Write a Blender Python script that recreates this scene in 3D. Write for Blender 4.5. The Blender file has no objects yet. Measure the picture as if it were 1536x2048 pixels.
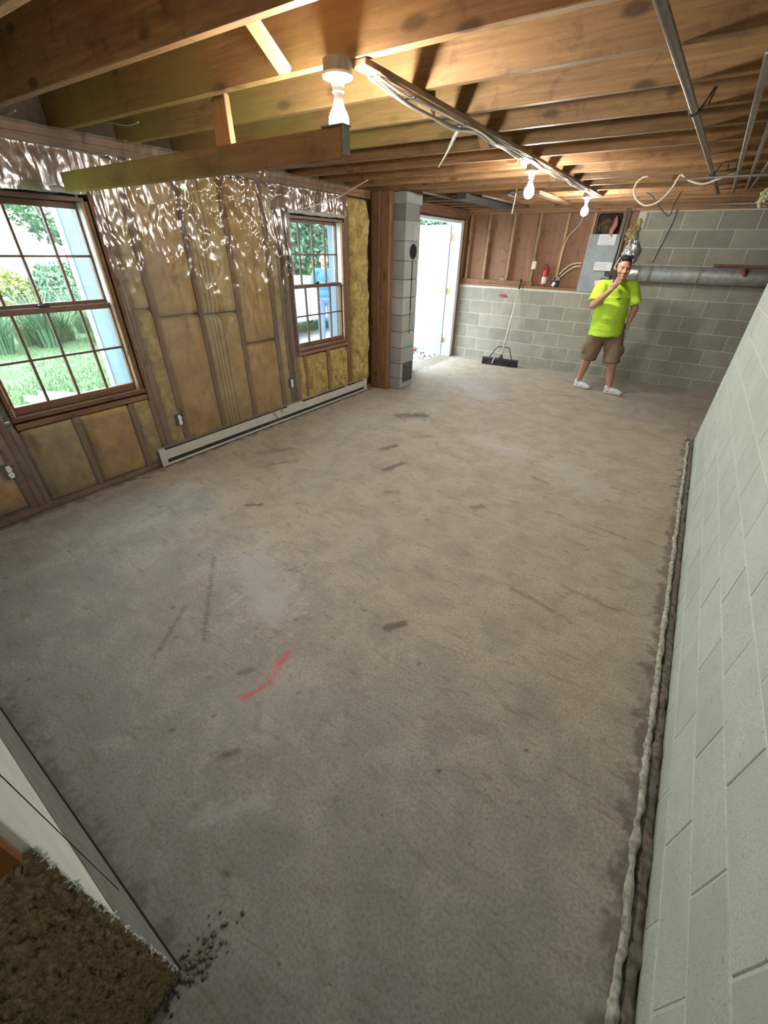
import bpy, bmesh, math, random
import numpy as np
from mathutils import Vector, Matrix, noise as mnoise
random.seed(7)
rng = np.random.default_rng(7)
SC = bpy.context.scene
COL = SC.collection
D = bpy.data
PI = math.pi

# ------------------------------------------------------------------ camera
F_PX, PITCH, ROLL, YAW, CAM_H = 806.9, 0.5752, 0.0211, 0.5915, 1.672
cy, sy = math.cos(YAW), math.sin(YAW)
fw = Vector((-sy*math.cos(PITCH), cy*math.cos(PITCH), -math.sin(PITCH)))
rt = Vector((cy, sy, 0)); up = rt.cross(fw)
r2 = math.cos(ROLL)*rt + math.sin(ROLL)*up
u2 = -math.sin(ROLL)*rt + math.cos(ROLL)*up
cam_d = D.cameras.new('camera'); cam = D.objects.new('camera', cam_d); COL.objects.link(cam)
M = Matrix((r2, u2, -fw)).transposed().to_4x4(); M.translation = (0, 0, CAM_H)
cam.matrix_world = M
cam_d.sensor_fit = 'HORIZONTAL'; cam_d.sensor_width = 36.0; cam_d.lens = F_PX/1536*36.0
cam_d.clip_start = 0.02; cam_d.clip_end = 300
SC.camera = cam

# ------------------------------------------------------------------ world, view, exposure
w = D.worlds.new('sky'); SC.world = w; w.use_nodes = True
nt = w.node_tree; nt.nodes.clear()
o_ = nt.nodes.new('ShaderNodeOutputWorld'); bg = nt.nodes.new('ShaderNodeBackground')
tcw = nt.nodes.new('ShaderNodeTexCoord'); sep = nt.nodes.new('ShaderNodeSeparateXYZ')
rmp = nt.nodes.new('ShaderNodeValToRGB')
rmp.color_ramp.elements[0].position = 0.0; rmp.color_ramp.elements[0].color = (1.0, 1.0, 1.0, 1)
rmp.color_ramp.elements[1].position = 1.0; rmp.color_ramp.elements[1].color = (0.70, 0.86, 1.0, 1)
nt.links.new(tcw.outputs['Generated'], sep.inputs[0]); nt.links.new(sep.outputs['Z'], rmp.inputs[0])
nt.links.new(rmp.outputs[0], bg.inputs[0]); nt.links.new(bg.outputs[0], o_.inputs[0])
bg.inputs[1].default_value = 5.6
SC.view_settings.view_transform = 'Standard'; SC.view_settings.look = 'None'
SC.view_settings.gamma = 1.0; SC.view_settings.use_curve_mapping = False
SC.view_settings.exposure = 0.95
BULB_POWER = 520.0                      # emission strength of the three lit bulbs

# ------------------------------------------------------------------ materials
def new_mat(name):
    m = D.materials.new(name); m.use_nodes = True; nt = m.node_tree; nt.nodes.clear()
    out = nt.nodes.new('ShaderNodeOutputMaterial'); b = nt.nodes.new('ShaderNodeBsdfPrincipled')
    nt.links.new(b.outputs[0], out.inputs[0]); return m, nt, b, out
def N(nt, t, **kw):
    n = nt.nodes.new(t)
    for k, v in kw.items():
        if k in n.inputs: n.inputs[k].default_value = v
        else: setattr(n, k, v)
    return n
def L(nt, a, b): nt.links.new(a, b)
def coords(nt, scale=(1, 1, 1), rnd=True):
    tc = N(nt, 'ShaderNodeTexCoord'); mp = N(nt, 'ShaderNodeMapping'); mp.inputs['Scale'].default_value = scale
    if rnd:
        oi = N(nt, 'ShaderNodeObjectInfo'); ad = N(nt, 'ShaderNodeVectorMath', operation='MULTIPLY_ADD')
        ad.inputs[1].default_value = (37.1, 21.7, 53.3)
        L(nt, oi.outputs['Random'], ad.inputs[0]); L(nt, tc.outputs['Object'], ad.inputs[2]); L(nt, ad.outputs[0], mp.inputs[0])
    else: L(nt, tc.outputs['Object'], mp.inputs[0])
    return mp.outputs[0]
def noise(nt, vec, scale, detail=4, rough=.55, dist=0.0):
    n = N(nt, 'ShaderNodeTexNoise'); n.inputs['Scale'].default_value = scale; n.inputs['Detail'].default_value = detail
    n.inputs['Roughness'].default_value = rough; n.inputs['Distortion'].default_value = dist
    L(nt, vec, n.inputs['Vector']); return n.outputs['Fac']
def ramp(nt, fac, stops):
    r = N(nt, 'ShaderNodeValToRGB'); e = r.color_ramp.elements
    while len(e) < len(stops): e.new(.5)
    for i, (p, c) in enumerate(stops):
        e[i].position = p; e[i].color = (c, c, c, 1) if isinstance(c, (int, float)) else (*c, 1)
    L(nt, fac, r.inputs[0]); return r.outputs[0]
def mix(nt, fac, a, b, mode='MIX'):
    m = N(nt, 'ShaderNodeMix', data_type='RGBA', blend_type=mode)
    if isinstance(fac, (int, float)): m.inputs[0].default_value = fac
    else: L(nt, fac, m.inputs[0])
    for s, v in ((6, a), (7, b)):
        if isinstance(v, tuple): m.inputs[s].default_value = (*v, 1)
        else: L(nt, v, m.inputs[s])
    return m.outputs[2]
def bump(nt, b, h, strength, dist=.004):
    n = N(nt, 'ShaderNodeBump'); n.inputs['Strength'].default_value = strength; n.inputs['Distance'].default_value = dist
    L(nt, h, n.inputs['Height']); L(nt, n.outputs[0], b.inputs['Normal'])
def tint(nt, col, lo=.85, hi=1.12):
    oi = N(nt, 'ShaderNodeObjectInfo'); mr = N(nt, 'ShaderNodeMapRange'); mr.inputs[3].default_value = lo; mr.inputs[4].default_value = hi
    L(nt, oi.outputs['Random'], mr.inputs[0])
    return mix(nt, 1.0, col, mr.outputs[0], 'MULTIPLY')
def m_plain(name, c, rough=.6, metal=0.0, var=.12, nscale=30, bmp=0.0):
    m, nt, b, _ = new_mat(name); v = coords(nt)
    f = noise(nt, v, nscale, 4)
    d = tuple(x*(1-var) for x in c); e = tuple(min(1, x*(1+var)) for x in c)
    L(nt, ramp(nt, f, [(.3, d), (.7, e)]), b.inputs['Base Color'])
    b.inputs['Roughness'].default_value = rough; b.inputs['Metallic'].default_value = metal
    if bmp: bump(nt, b, f, bmp)
    return m
def m_wood(name, dark, light, axis=0, knots=.9, rough=.65, lo=.82, hi=1.15, stain=None, grain=2.2, stain_x=(-1.9, -.3)):
    """sawn lumber: grain stretched along one local axis, knots, blotches"""
    m, nt, b, _ = new_mat(name)
    s = [grain*11]*3; s[axis] = grain*.7
    v = coords(nt, tuple(s)); v2 = coords(nt, (1, 1, 1))
    g = noise(nt, v, 1.6, 6, .6, 1.2); big = noise(nt, v2, 1.7, 3)
    c = ramp(nt, g, [(.30, dark), (.55, tuple((a+b_)/2 for a, b_ in zip(dark, light))), (.75, light)])
    c = mix(nt, ramp(nt, big, [(.35, .0), (.75, .55)]), c, dark)
    bl = noise(nt, coords(nt, (3.2, 3.2, 3.2)), 2.6, 5, .65, .5)
    c = mix(nt, ramp(nt, bl, [(.54, 0.0), (.68, .55)]), c, tuple(x*.55 for x in dark))
    ks = [8.0]*3; ks[axis] = 3.2
    vk = coords(nt, tuple(ks)); vo = N(nt, 'ShaderNodeTexVoronoi'); vo.inputs['Scale'].default_value = 1.0; L(nt, vk, vo.inputs['Vector'])
    k = ramp(nt, vo.outputs['Distance'], [(.10, knots), (.20, 0.0)])
    c = mix(nt, k, c, tuple(x*.28 for x in dark))
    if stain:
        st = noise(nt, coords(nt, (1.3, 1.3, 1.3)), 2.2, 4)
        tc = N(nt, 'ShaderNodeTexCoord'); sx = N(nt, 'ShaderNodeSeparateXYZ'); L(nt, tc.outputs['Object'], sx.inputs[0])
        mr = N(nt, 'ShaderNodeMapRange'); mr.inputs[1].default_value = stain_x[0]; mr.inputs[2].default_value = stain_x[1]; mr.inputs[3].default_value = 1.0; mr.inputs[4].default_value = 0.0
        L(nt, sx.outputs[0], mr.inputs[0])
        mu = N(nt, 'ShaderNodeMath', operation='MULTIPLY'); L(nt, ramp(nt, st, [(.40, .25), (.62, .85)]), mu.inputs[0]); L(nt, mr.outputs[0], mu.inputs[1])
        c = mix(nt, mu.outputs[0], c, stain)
    c = tint(nt, c, lo, hi)
    L(nt, c, b.inputs['Base Color']); b.inputs['Roughness'].default_value = rough
    bump(nt, b, g, .35, .002); return m
def m_block(name, c1, c2, lo=.86, hi=1.1, speck=130):
    m, nt, b, _ = new_mat(name); v = coords(nt)
    sp = noise(nt, v, speck, 3, .7); big = noise(nt, v, 5, 4); pit = noise(nt, v, 60, 2)
    c = ramp(nt, sp, [(.3, tuple(x*.78 for x in c1)), (.5, c1), (.72, tuple(min(1, x*1.15) for x in c1))])
    c = mix(nt, ramp(nt, big, [(.38, 0.0), (.66, .8)]), c, c2)
    c = mix(nt, ramp(nt, pit, [(.66, 0.0), (.74, .6)]), c, tuple(x*.4 for x in c1))
    L(nt, tint(nt, c, lo, hi), b.inputs['Base Color']); b.inputs['Roughness'].default_value = .92
    bump(nt, b, sp, .5, .003); return m
def m_emit(name, c, s):
    m, nt, b, out = new_mat(name); e = N(nt, 'ShaderNodeEmission'); e.inputs[0].default_value = (*c, 1); e.inputs[1].default_value = s
    L(nt, e.outputs[0], out.inputs[0]); return m
def m_glass(name, tintc=(.93, .97, .98), gl=.06, haze=0.02):
    m, nt, b, out = new_mat(name)
    t = N(nt, 'ShaderNodeBsdfTransparent'); t.inputs[0].default_value = (*tintc, 1)
    g = N(nt, 'ShaderNodeBsdfGlossy'); g.inputs['Roughness'].default_value = .03
    d = N(nt, 'ShaderNodeBsdfDiffuse'); d.inputs[0].default_value = (.8, .85, .85, 1)
    a = N(nt, 'ShaderNodeMixShader'); a.inputs[0].default_value = gl; L(nt, t.outputs[0], a.inputs[1]); L(nt, g.outputs[0], a.inputs[2])
    c = N(nt, 'ShaderNodeMixShader'); f = noise(nt, coords(nt), 14, 4); L(nt, ramp(nt, f, [(.35, haze*.3), (.75, haze*2)]), c.inputs[0])
    L(nt, a.outputs[0], c.inputs[1]); L(nt, d.outputs[0], c.inputs[2]); L(nt, c.outputs[0], out.inputs[0]); return m

MW = {}
MW['joist'] = m_wood('joist_wood', (.20, .10, .042), (.48, .28, .115), 0, .75, lo=.75, hi=1.15)
MW['joist_olive'] = m_wood('joist_wood_mildewed', (.20, .105, .045), (.48, .28, .115), 0, .8, lo=.85, hi=1.1, stain=(.30, .24, .06))
MW['plank'] = m_wood('mildew_windowglow_wood', (.24, .13, .055), (.44, .27, .12), 0, .8, lo=.98, hi=1.02, stain=(.80, .72, .17), stain_x=(-.75, .5))  # yellow mildew, brightened leftward so window light is part of the colour
MW['fresh'] = m_wood('fresh_pine', (.48, .28, .13), (.70, .46, .24), 2, .6)
MW['freshy'] = m_wood('fresh_pine_strip', (.48, .28, .13), (.70, .46, .24), 1, .6)
MW['stud'] = m_wood('stud_wood', (.17, .085, .045), (.33, .18, .095), 2, .6)
MW['studback'] = m_wood('old_stud_wood', (.30, .17, .085), (.52, .33, .18), 2, .6)
MW['plate'] = m_wood('plate_wood', (.16, .08, .045), (.34, .19, .10), 1, .6)
MW['platex'] = m_wood('plate_wood_x', (.20, .095, .05), (.40, .22, .115), 0, .6)
MW['post'] = m_wood('post_wood', (.17, .085, .042), (.31, .17, .085), 2, .85)
MW['window'] = m_wood('window_wood', (.105, .05, .028), (.23, .12, .065), 1, .0, .45)
MW['ply'] = m_wood('plywood_back', (.23, .115, .065), (.34, .18, .11), 2, .45, lo=.9, hi=1.05, grain=1.0)
MW['subfloor'] = m_wood('subfloor_boards', (.20, .10, .055), (.36, .19, .11), 1, .4)
MW['orange'] = m_wood('varnished_trim', (.22, .07, .02), (.40, .15, .04), 2, .3, .35)
MW['strap'] = m_wood('strapping_wood', (.22, .13, .075), (.42, .27, .16), 1, .3)
M_BLOCK = m_block('back_block', (.345, .335, .275), (.265, .265, .22))
M_BLOCKR = m_block('painted_block', (.60, .67, .60), (.52, .59, .515), .96, 1.04)
M_CHIM = m_block('chimney_block', (.36, .375, .36), (.29, .30, .28))
M_MORTAR = m_plain('mortar', (.58, .58, .49), .95, 0, .15, 60, .4)
M_MORTARR = m_plain('painted_mortar', (.72, .77, .69), .9, 0, .10, 60, .4)
M_MORTARD = m_plain('dark_mortar', (.20, .20, .19), .95, 0, .2, 60, .4)
M_WHITE = m_plain('white_plastic', (.80, .81, .80), .35, 0, .03)
M_PORC = m_plain('white_porcelain', (.82, .83, .82), .2, 0, .02)
M_OFFWHITE = m_plain('offwhite_enamel', (.50, .485, .44), .4, 0, .08, 12)
M_DARK = m_plain('dark_gap', (.02, .019, .017), .8, 0, .2)
M_BLACK = m_plain('black_plastic', (.018, .018, .02), .45, 0, .1)
M_GALV = m_plain('galvanised_metal', (.27, .285, .27), .55, .35, .25, 14)
M_STEEL = m_plain('dull_steel_pipe', (.20, .165, .14), .45, .4, .2, 20)
M_BRASS = m_plain('aged_brass', (.25, .20, .10), .4, .8, .2)
M_GREY = m_plain('grey_box', (.26, .25, .23), .6, .2, .15)
M_IRON = m_plain('black_iron', (.075, .075, .07), .6, .2, .25)
M_TAR_SHADE = m_plain('tar_and_flue_shade', (.006, .006, .006), .95, 0, .1)  # black of the tar streak, also the painted shade of the flue hole
M_DARKMETAL = m_plain('dark_sheet_metal', (.07, .065, .065), .6, .2, .2)
M_RED = m_plain('red_enamel', (.55, .03, .03), .35, 0, .1)
M_PAPER = m_plain('white_paper', (.76, .78, .80), .8, 0, .04)
M_PAPERT = m_plain('printed_grey', (.42, .45, .48), .8, 0, .05)
M_CABLEW = m_plain('cream_cable', (.72, .66, .52), .5, 0, .06)
M_CABLEG = m_plain('grey_cable', (.20, .19, .17), .55, 0, .1)
M_CABLEB = m_plain('dark_cable', (.035, .03, .028), .55, 0, .1)
M_PINK = m_plain('red_chalk', (.56, .20, .19), .95, 0, .3, 60)
M_TAPE = m_plain('pink_flagging', (.55, .20, .20), .7, 0, .15)
M_RIDGE = m_plain('mortar_ridge', (.46, .44, .38), .98, 0, .5, 45, .9)
M_GUTTER = m_plain('gutter_dirt', (.20, .175, .145), .98, 0, .5, 40, .9)
M_BULB = m_emit('lit_bulb', (1.0, .95, .87), BULB_POWER)
M_GLASS = m_glass('window_glass')
M_SIDING = m_plain('pale_blue_siding', (.17, .26, .32), .6, 0, .05, 6)
M_TRIMW = m_plain('white_trim', (.78, .84, .84), .5, 0, .04)
M_STUBW = m_plain('white_wall_paint', (.80, .84, .81), .8, 0, .07, 8, .2)
M_STUBG = m_plain('bare_grey_base', (.22, .215, .20), .9, 0, .25, 14, .4)
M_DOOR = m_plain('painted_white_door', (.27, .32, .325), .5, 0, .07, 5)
M_SHEATH = m_plain('wall_sheathing', (.12, .085, .055), .9, 0, .2)
M_PANEL = m_block('speckled_grey_board', (.36, .40, .42), (.26, .30, .32), .98, 1.02, 55)
M_FOIL = m_plain('foil_wrap', (.55, .57, .53), .35, .85, .3, 40, 1.0)
M_GLASSW = m_plain('ragged_insulation', (.30, .25, .12), .95, 0, .5, 25, 1.0)
M_LAWN = m_plain('lawn_soil', (.11, .175, .07), .95, 0, .35, 3, .3)
M_GRASS = m_plain('lawn_grass', (.13, .23, .085), .7, 0, .4, 1.2)
M_LEAF1 = m_plain('shrub_leaf', (.09, .19, .10), .55, 0, .5, 2.5)
M_LEAF2 = m_plain('hedge_leaf', (.075, .16, .09), .55, 0, .5, 3)
M_LEAF3 = m_plain('yellow_green_leaf', (.20, .22, .04), .55, 0, .4, 3)
M_BARK = m_plain('bark', (.10, .07, .05), .9, 0, .3, 20)
M_GRAVEL = m_plain('patio_gravel', (.33, .33, .32), .95, 0, .3, 9, .5)
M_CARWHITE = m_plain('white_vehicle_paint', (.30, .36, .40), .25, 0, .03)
M_SKIN = m_plain('skin', (.46, .25, .18), .5, 0, .10, 18)
M_HAIR = m_plain('dark_hair', (.015, .012, .012), .5, 0, .3, 60, .5)
M_SHIRT = m_plain('hi_vis_yellow_cotton', (.50, .80, .05), .8, 0, .07, 9)
M_SHORTS = m_plain('khaki_cotton', (.215, .155, .10), .85, 0, .12, 12)
M_SHOE = m_plain('white_shoe', (.62, .65, .68), .6, 0, .12, 40)
M_SOLE = m_plain('shoe_sole', (.55, .55, .54), .7, 0, .1)
M_EYEW = m_plain('eye_white', (.7, .68, .65), .3, 0, .02)
M_EYED = m_plain('eye_iris', (.03, .02, .015), .2, 0, .05)
M_LIP = m_plain('lips', (.34, .13, .11), .5, 0, .05)
M_BLUE = m_plain('blue_cotton', (.05, .16, .40), .8, 0, .1)
M_JEANS = m_plain('jeans', (.16, .25, .42), .8, 0, .1)

def m_batt(name, c1, c2, stripes=None, kraft=False):
    """glass-wool batt: fluffy mottled yellow, or smoother faced paper with printed stripes at local Y"""
    m, nt, b, _ = new_mat(name); v = coords(nt)
    f1 = noise(nt, v, 7 if kraft else 11, 6, .65, .6); f2 = noise(nt, v, 45, 4, .7)
    c = ramp(nt, f1, [(.32, c2), (.62, c1)])
    c = mix(nt, ramp(nt, f2, [(.58, 0.0), (.75, .35 if kraft else .75)]), c, tuple(x*.45 for x in c2))
    if stripes:
        tc = N(nt, 'ShaderNodeTexCoord'); sp = N(nt, 'ShaderNodeSeparateXYZ'); L(nt, tc.outputs['Object'], sp.inputs[0])
        for y in stripes:
            s = N(nt, 'ShaderNodeMath', operation='SUBTRACT'); L(nt, sp.outputs[1], s.inputs[0]); s.inputs[1].default_value = y
            a = N(nt, 'ShaderNodeMath', operation='ABSOLUTE'); L(nt, s.outputs[0], a.inputs[0])
            c = mix(nt, ramp(nt, a.outputs[0], [(.0035, .75), (.0075, 0.0)]), c, (.055, .04, .02))
    L(nt, tint(nt, c, .92, 1.08), b.inputs['Base Color']); b.inputs['Roughness'].default_value = .6 if kraft else .95
    bump(nt, b, f2 if not kraft else f1, .8 if not kraft else .3, .01); return m
M_BATTY = m_batt('yellow_fibreglass', (.54, .41, .14), (.24, .165, .06))
M_BATTK = m_batt('faced_batt_tan', (.50, .325, .10), (.33, .20, .06), kraft=True)
M_BATTG = m_batt('faced_batt_greyed', (.44, .335, .135), (.26, .19, .085), kraft=True)
M_BATTS = m_batt('faced_batt_striped', (.50, .37, .13), (.34, .245, .085), stripes=(-.135, -.10, -.065, -.02), kraft=True)

def m_plastic():
    m, nt, b, out = new_mat('clear_poly_sheet')
    t = N(nt, 'ShaderNodeBsdfTransparent'); t.inputs[0].default_value = (.94, .91, .87, 1)
    g = N(nt, 'ShaderNodeBsdfGlossy'); g.inputs['Roughness'].default_value = .19; g.inputs[0].default_value = (1, 1, 1, 1)
    d = N(nt, 'ShaderNodeBsdfDiffuse'); d.inputs[0].default_value = (.42, .36, .32, 1)
    v = coords(nt, rnd=False); f = noise(nt, v, 3.2, 4)
    n = N(nt, 'ShaderNodeBump'); n.inputs['Strength'].default_value = .3; n.inputs['Distance'].default_value = .01
    L(nt, noise(nt, coords(nt, (1, 12, 2.5), False), 1.5, 3, .5, 1.2), n.inputs['Height']); L(nt, n.outputs[0], g.inputs['Normal'])
    a = N(nt, 'ShaderNodeMixShader'); lw = N(nt, 'ShaderNodeLayerWeight'); lw.inputs[0].default_value = .35
    L(nt, ramp(nt, lw.outputs['Fresnel'], [(0, .12), (1, .55)]), a.inputs[0]); L(nt, t.outputs[0], a.inputs[1]); L(nt, g.outputs[0], a.inputs[2])
    c = N(nt, 'ShaderNodeMixShader'); L(nt, ramp(nt, f, [(.35, .015), (.75, .11)]), c.inputs[0])
    L(nt, a.outputs[0], c.inputs[1]); L(nt, d.outputs[0], c.inputs[2]); L(nt, c.outputs[0], out.inputs[0]); return m
M_POLY = m_plastic()

def m_floor():
    m, nt, b, _ = new_mat('stained_concrete'); v = coords(nt, rnd=False)
    at = N(nt, 'ShaderNodeAttribute', attribute_name='stain')
    big = noise(nt, v, .9, 5, .6, .4); mid = noise(nt, v, 4.5, 6, .65, .5); fine = noise(nt, v, 90, 4, .7); spk = noise(nt, v, 38, 2)
    str_ = noise(nt, coords(nt, (2.2, 9, 1), False), 3, 5, .65, 1.0)
    c = ramp(nt, big, [(.33, (.395, .36, .30)), (.5, (.455, .395, .305)), (.66, (.43, .35, .25))])
    tc = N(nt, 'ShaderNodeTexCoord'); sy_ = N(nt, 'ShaderNodeSeparateXYZ'); L(nt, tc.outputs['Object'], sy_.inputs[0])
    ay = N(nt, 'ShaderNodeMath', operation='MULTIPLY_ADD'); L(nt, mid, ay.inputs[0]); ay.inputs[1].default_value = 1.6; L(nt, sy_.outputs[1], ay.inputs[2])
    wm = N(nt, 'ShaderNodeMapRange'); wm.inputs[1].default_value = 1.0; wm.inputs[2].default_value = 2.4; wm.inputs[3].default_value = .85; wm.inputs[4].default_value = 0.0; L(nt, ay.outputs[0], wm.inputs[0])
    c = mix(nt, wm.outputs[0], c, (.315, .31, .305))
    c = mix(nt, ramp(nt, mid, [(.33, .42), (.56, 0.0)]), c, (.22, .20, .175))
    c = mix(nt, ramp(nt, mid, [(.52, 0.0), (.74, .5)]), c, (.48, .455, .41))
    c = mix(nt, ramp(nt, str_, [(.55, 0.0), (.68, .55)]), c, (.22, .17, .125))
    c = mix(nt, ramp(nt, fine, [(.36, .5), (.55, 0.0)]), c, (.15, .13, .11))
    c = mix(nt, ramp(nt, spk, [(.72, 0.0), (.77, .8)]), c, (.10, .08, .065))
    sp = N(nt, 'ShaderNodeSeparateColor'); L(nt, at.outputs['Color'], sp.inputs[0])
    c = mix(nt, sp.outputs[0], c, (.085, .06, .048))
    c = mix(nt, sp.outputs[1], c, (.52, .53, .52))
    c = mix(nt, sp.outputs[2], c, (.62, .12, .14))
    L(nt, c, b.inputs['Base Color']); b.inputs['Roughness'].default_value = .72
    bump(nt, b, fine, .35, .003); return m
M_FLOOR = m_floor()

def m_carpet():
    m, nt, b, _ = new_mat('worn_brown_pile'); v = coords(nt, (1, 40, 16), False)
    f = noise(nt, v, 2.2, 5, .7, .8); g = noise(nt, coords(nt, rnd=False), 90, 3)
    c = ramp(nt, f, [(.36, (.07, .042, .02)), (.46, (.50, .34, .19)), (.72, (.78, .58, .37))])
    L(nt, mix(nt, ramp(nt, g, [(.4, .4), (.6, 0.0)]), c, (.16, .10, .05)), b.inputs['Base Color'])
    b.inputs['Roughness'].default_value = 1.0; bump(nt, b, f, 1.0, .02); return m
M_CARPET = m_carpet()

# ------------------------------------------------------------------ builders
def link(o, parent=None):
    COL.objects.link(o)
    if parent is not None: o.parent = parent
    return o
def tag(o, label=None, cat=None, group=None, kind=None):
    if label: o['label'] = label
    if cat: o['category'] = cat
    if group: o['group'] = group
    if kind: o['kind'] = kind
    return o
def thing(name, label, cat, loc=(0, 0, 0), rotz=0, group=None, kind=None):
    o = D.objects.new(name, None); o.empty_display_size = .1; COL.objects.link(o)
    o.location = loc; o.rotation_euler = (0, 0, rotz); return tag(o, label, cat, group, kind)
class B:
    """collects shapes, then links them as ONE mesh object"""
    def __init__(s): s.bm = bmesh.new()
    def _x(s, geom, mat): bmesh.ops.transform(s.bm, matrix=mat, verts=geom)
    def box(s, lo, hi, bev=0.0, seg=1, rot=None):
        c = [(a+b)/2 for a, b in zip(lo, hi)]; d = [abs(b-a) for a, b in zip(lo, hi)]
        r = bmesh.ops.create_cube(s.bm, size=1.0); vs = r['verts']
        bmesh.ops.scale(s.bm, vec=d, verts=vs)
        if bev:
            es = list({e for v in vs for e in v.link_edges})
            rr = bmesh.ops.bevel(s.bm, geom=es, offset=bev, segments=seg, affect='EDGES', profile=.5)
            vs = list({v for f in rr['faces'] for v in f.verts} | {v for v in vs if v.is_valid})
        m = Matrix.Translation(c)
        if rot is not None: m = m @ rot.to_4x4()
        s._x(vs, m); return s
    def cyl(s, p, q, r, r2=None, n=16, caps=True):
        p, q = Vector(p), Vector(q); d = q-p; r2 = r if r2 is None else r2
        k = bmesh.ops.create_cone(s.bm, cap_ends=caps, cap_tris=False, segments=n, radius1=r, radius2=r2, depth=d.length)
        s._x(k['verts'], Matrix.Translation((p+q)/2) @ d.to_track_quat('Z', 'Y').to_matrix().to_4x4()); return s
    def ball(s, c, r, u=16, v=10, rot=None):
        r = (r, r, r) if isinstance(r, (int, float)) else r
        k = bmesh.ops.create_uvsphere(s.bm, u_segments=u, v_segments=v, radius=1.0)
        m = Matrix.Translation(c)
        if rot is not None: m = m @ rot.to_4x4()
        s._x(k['verts'], m @ Matrix.Diagonal((*r, 1))); return s
    def ecyl(s, p, q, ra, rb, rot, n=32):
        rings = [[s.bm.verts.new(Vector(c) + rot @ Vector((r[0]*math.cos(2*PI*k/n), r[1]*math.sin(2*PI*k/n), 0))) for k in range(n)] for c, r in ((p, ra), (q, rb))]
        for k in range(n): s.bm.faces.new((rings[0][k], rings[0][(k+1) % n], rings[1][(k+1) % n], rings[1][k]))
        s.bm.faces.new(rings[0][::-1]); s.bm.faces.new(rings[1]); return s
    def cap(s, p, r, q, r2, n=14):
        s.ball(p, r, n, 8); s.ball(q, r2, n, 8); s.cyl(p, q, r, r2, n); return s
    def tube(s, pts, r, n=8, smooth=True):
        pts = [Vector(p) for p in pts]
        if smooth and len(pts) > 2: pts = spline(pts, 6)
        rings = []; prev = None
        for i, p in enumerate(pts):
            t = (pts[min(i+1, len(pts)-1)]-pts[max(i-1, 0)]).normalized()
            a = prev if prev is not None else (Vector((0, 0, 1)) if abs(t.z) < .9 else Vector((1, 0, 0)))
            x = (a - t*a.dot(t)).normalized(); prev = x; y = t.cross(x)
            rr = r[i] if isinstance(r, list) else r
            rings.append([s.bm.verts.new(p + rr*(math.cos(2*PI*k/n)*x + math.sin(2*PI*k/n)*y)) for k in range(n)])
        for a, b in zip(rings, rings[1:]):
            for k in range(n): s.bm.faces.new((a[k], a[(k+1) % n], b[(k+1) % n], b[k]))
        s.bm.faces.new(rings[0][::-1]); s.bm.faces.new(rings[-1]); return s
    def lathe(s, prof, c=(0, 0, 0), n=28, axis='Z'):
        rings = []
        rot = {'Z': Matrix(), 'X': Matrix.Rotation(PI/2, 4, 'Y'), 'Y': Matrix.Rotation(-PI/2, 4, 'X')}[axis]
        for r, z in prof:
            rings.append([s.bm.verts.new(Vector(c) + rot @ Vector((max(r, 1e-4)*math.cos(2*PI*k/n), max(r, 1e-4)*math.sin(2*PI*k/n), z))) for k in range(n)])
        for a, b in zip(rings, rings[1:]):
            for k in range(n): s.bm.faces.new((a[k], a[(k+1) % n], b[(k+1) % n], b[k]))
        s.bm.faces.new(rings[0][::-1]); s.bm.faces.new(rings[-1]); return s
    def mesh(s, name, mat, smooth=False):
        bmesh.ops.recalc_face_normals(s.bm, faces=s.bm.faces[:])
        me = D.meshes.new(name); s.bm.to_mesh(me); s.bm.free(); me.materials.append(mat)
        if smooth: me.polygons.foreach_set('use_smooth', [True]*len(me.polygons))
        return me
    def obj(s, name, mat, parent=None, smooth=False):
        return link(D.objects.new(name, s.mesh(name, mat, smooth)), parent)
def spline(P, k):
    out = []
    for i in range(len(P)-1):
        a, b, c, d = P[max(i-1, 0)], P[i], P[i+1], P[min(i+2, len(P)-1)]
        for j in range(k):
            t = j/k
            out.append(.5*((2*b)+(c-a)*t+(2*a-5*b+4*c-d)*t*t+(3*b-a-3*c+d)*t**3))
    out.append(P[-1]); return out
def remesh(bm_builder, name, mat, voxel, parent=None, smooth_it=4):
    """union of closed shapes -> one continuous surface"""
    o = bm_builder.obj(name, mat)
    r = o.modifiers.new('r', 'REMESH'); r.mode = 'VOXEL'; r.voxel_size = voxel; r.use_smooth_shade = True
    if smooth_it:
        q = o.modifiers.new('s', 'SMOOTH'); q.iterations = smooth_it; q.factor = .5
    dg = bpy.context.evaluated_depsgraph_get(); dg.update()
    me = D.meshes.new_from_object(o.evaluated_get(dg)); old = o.data
    o.modifiers.clear(); o.data = me; D.meshes.remove(old); me.name = name
    me.materials.clear(); me.materials.append(mat)
    me.polygons.foreach_set('use_smooth', [True]*len(me.polygons))
    if parent is not None: o.parent = parent
    return o
def bx(name, lo, hi, mat, parent=None, bev=.003, local=True):
    """box object whose origin is its own centre, so the grain varies from piece to piece"""
    c = Vector([(a+b)/2 for a, b in zip(lo, hi)]); d = [abs(b-a)/2 for a, b in zip(lo, hi)]
    o = B().box([-x for x in d], d, min(bev, min(d)*.6)).obj(name, mat, parent); o.location = c; return o
def place(name, me, loc, rotz=0, parent=None):
    o = D.objects.new(name, me); o.location = loc; o.rotation_euler = (0, 0, rotz); return link(o, parent)
def fbm(p, o=4): return mnoise.fractal(Vector(p), 1.0, 2.0, o)
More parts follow.
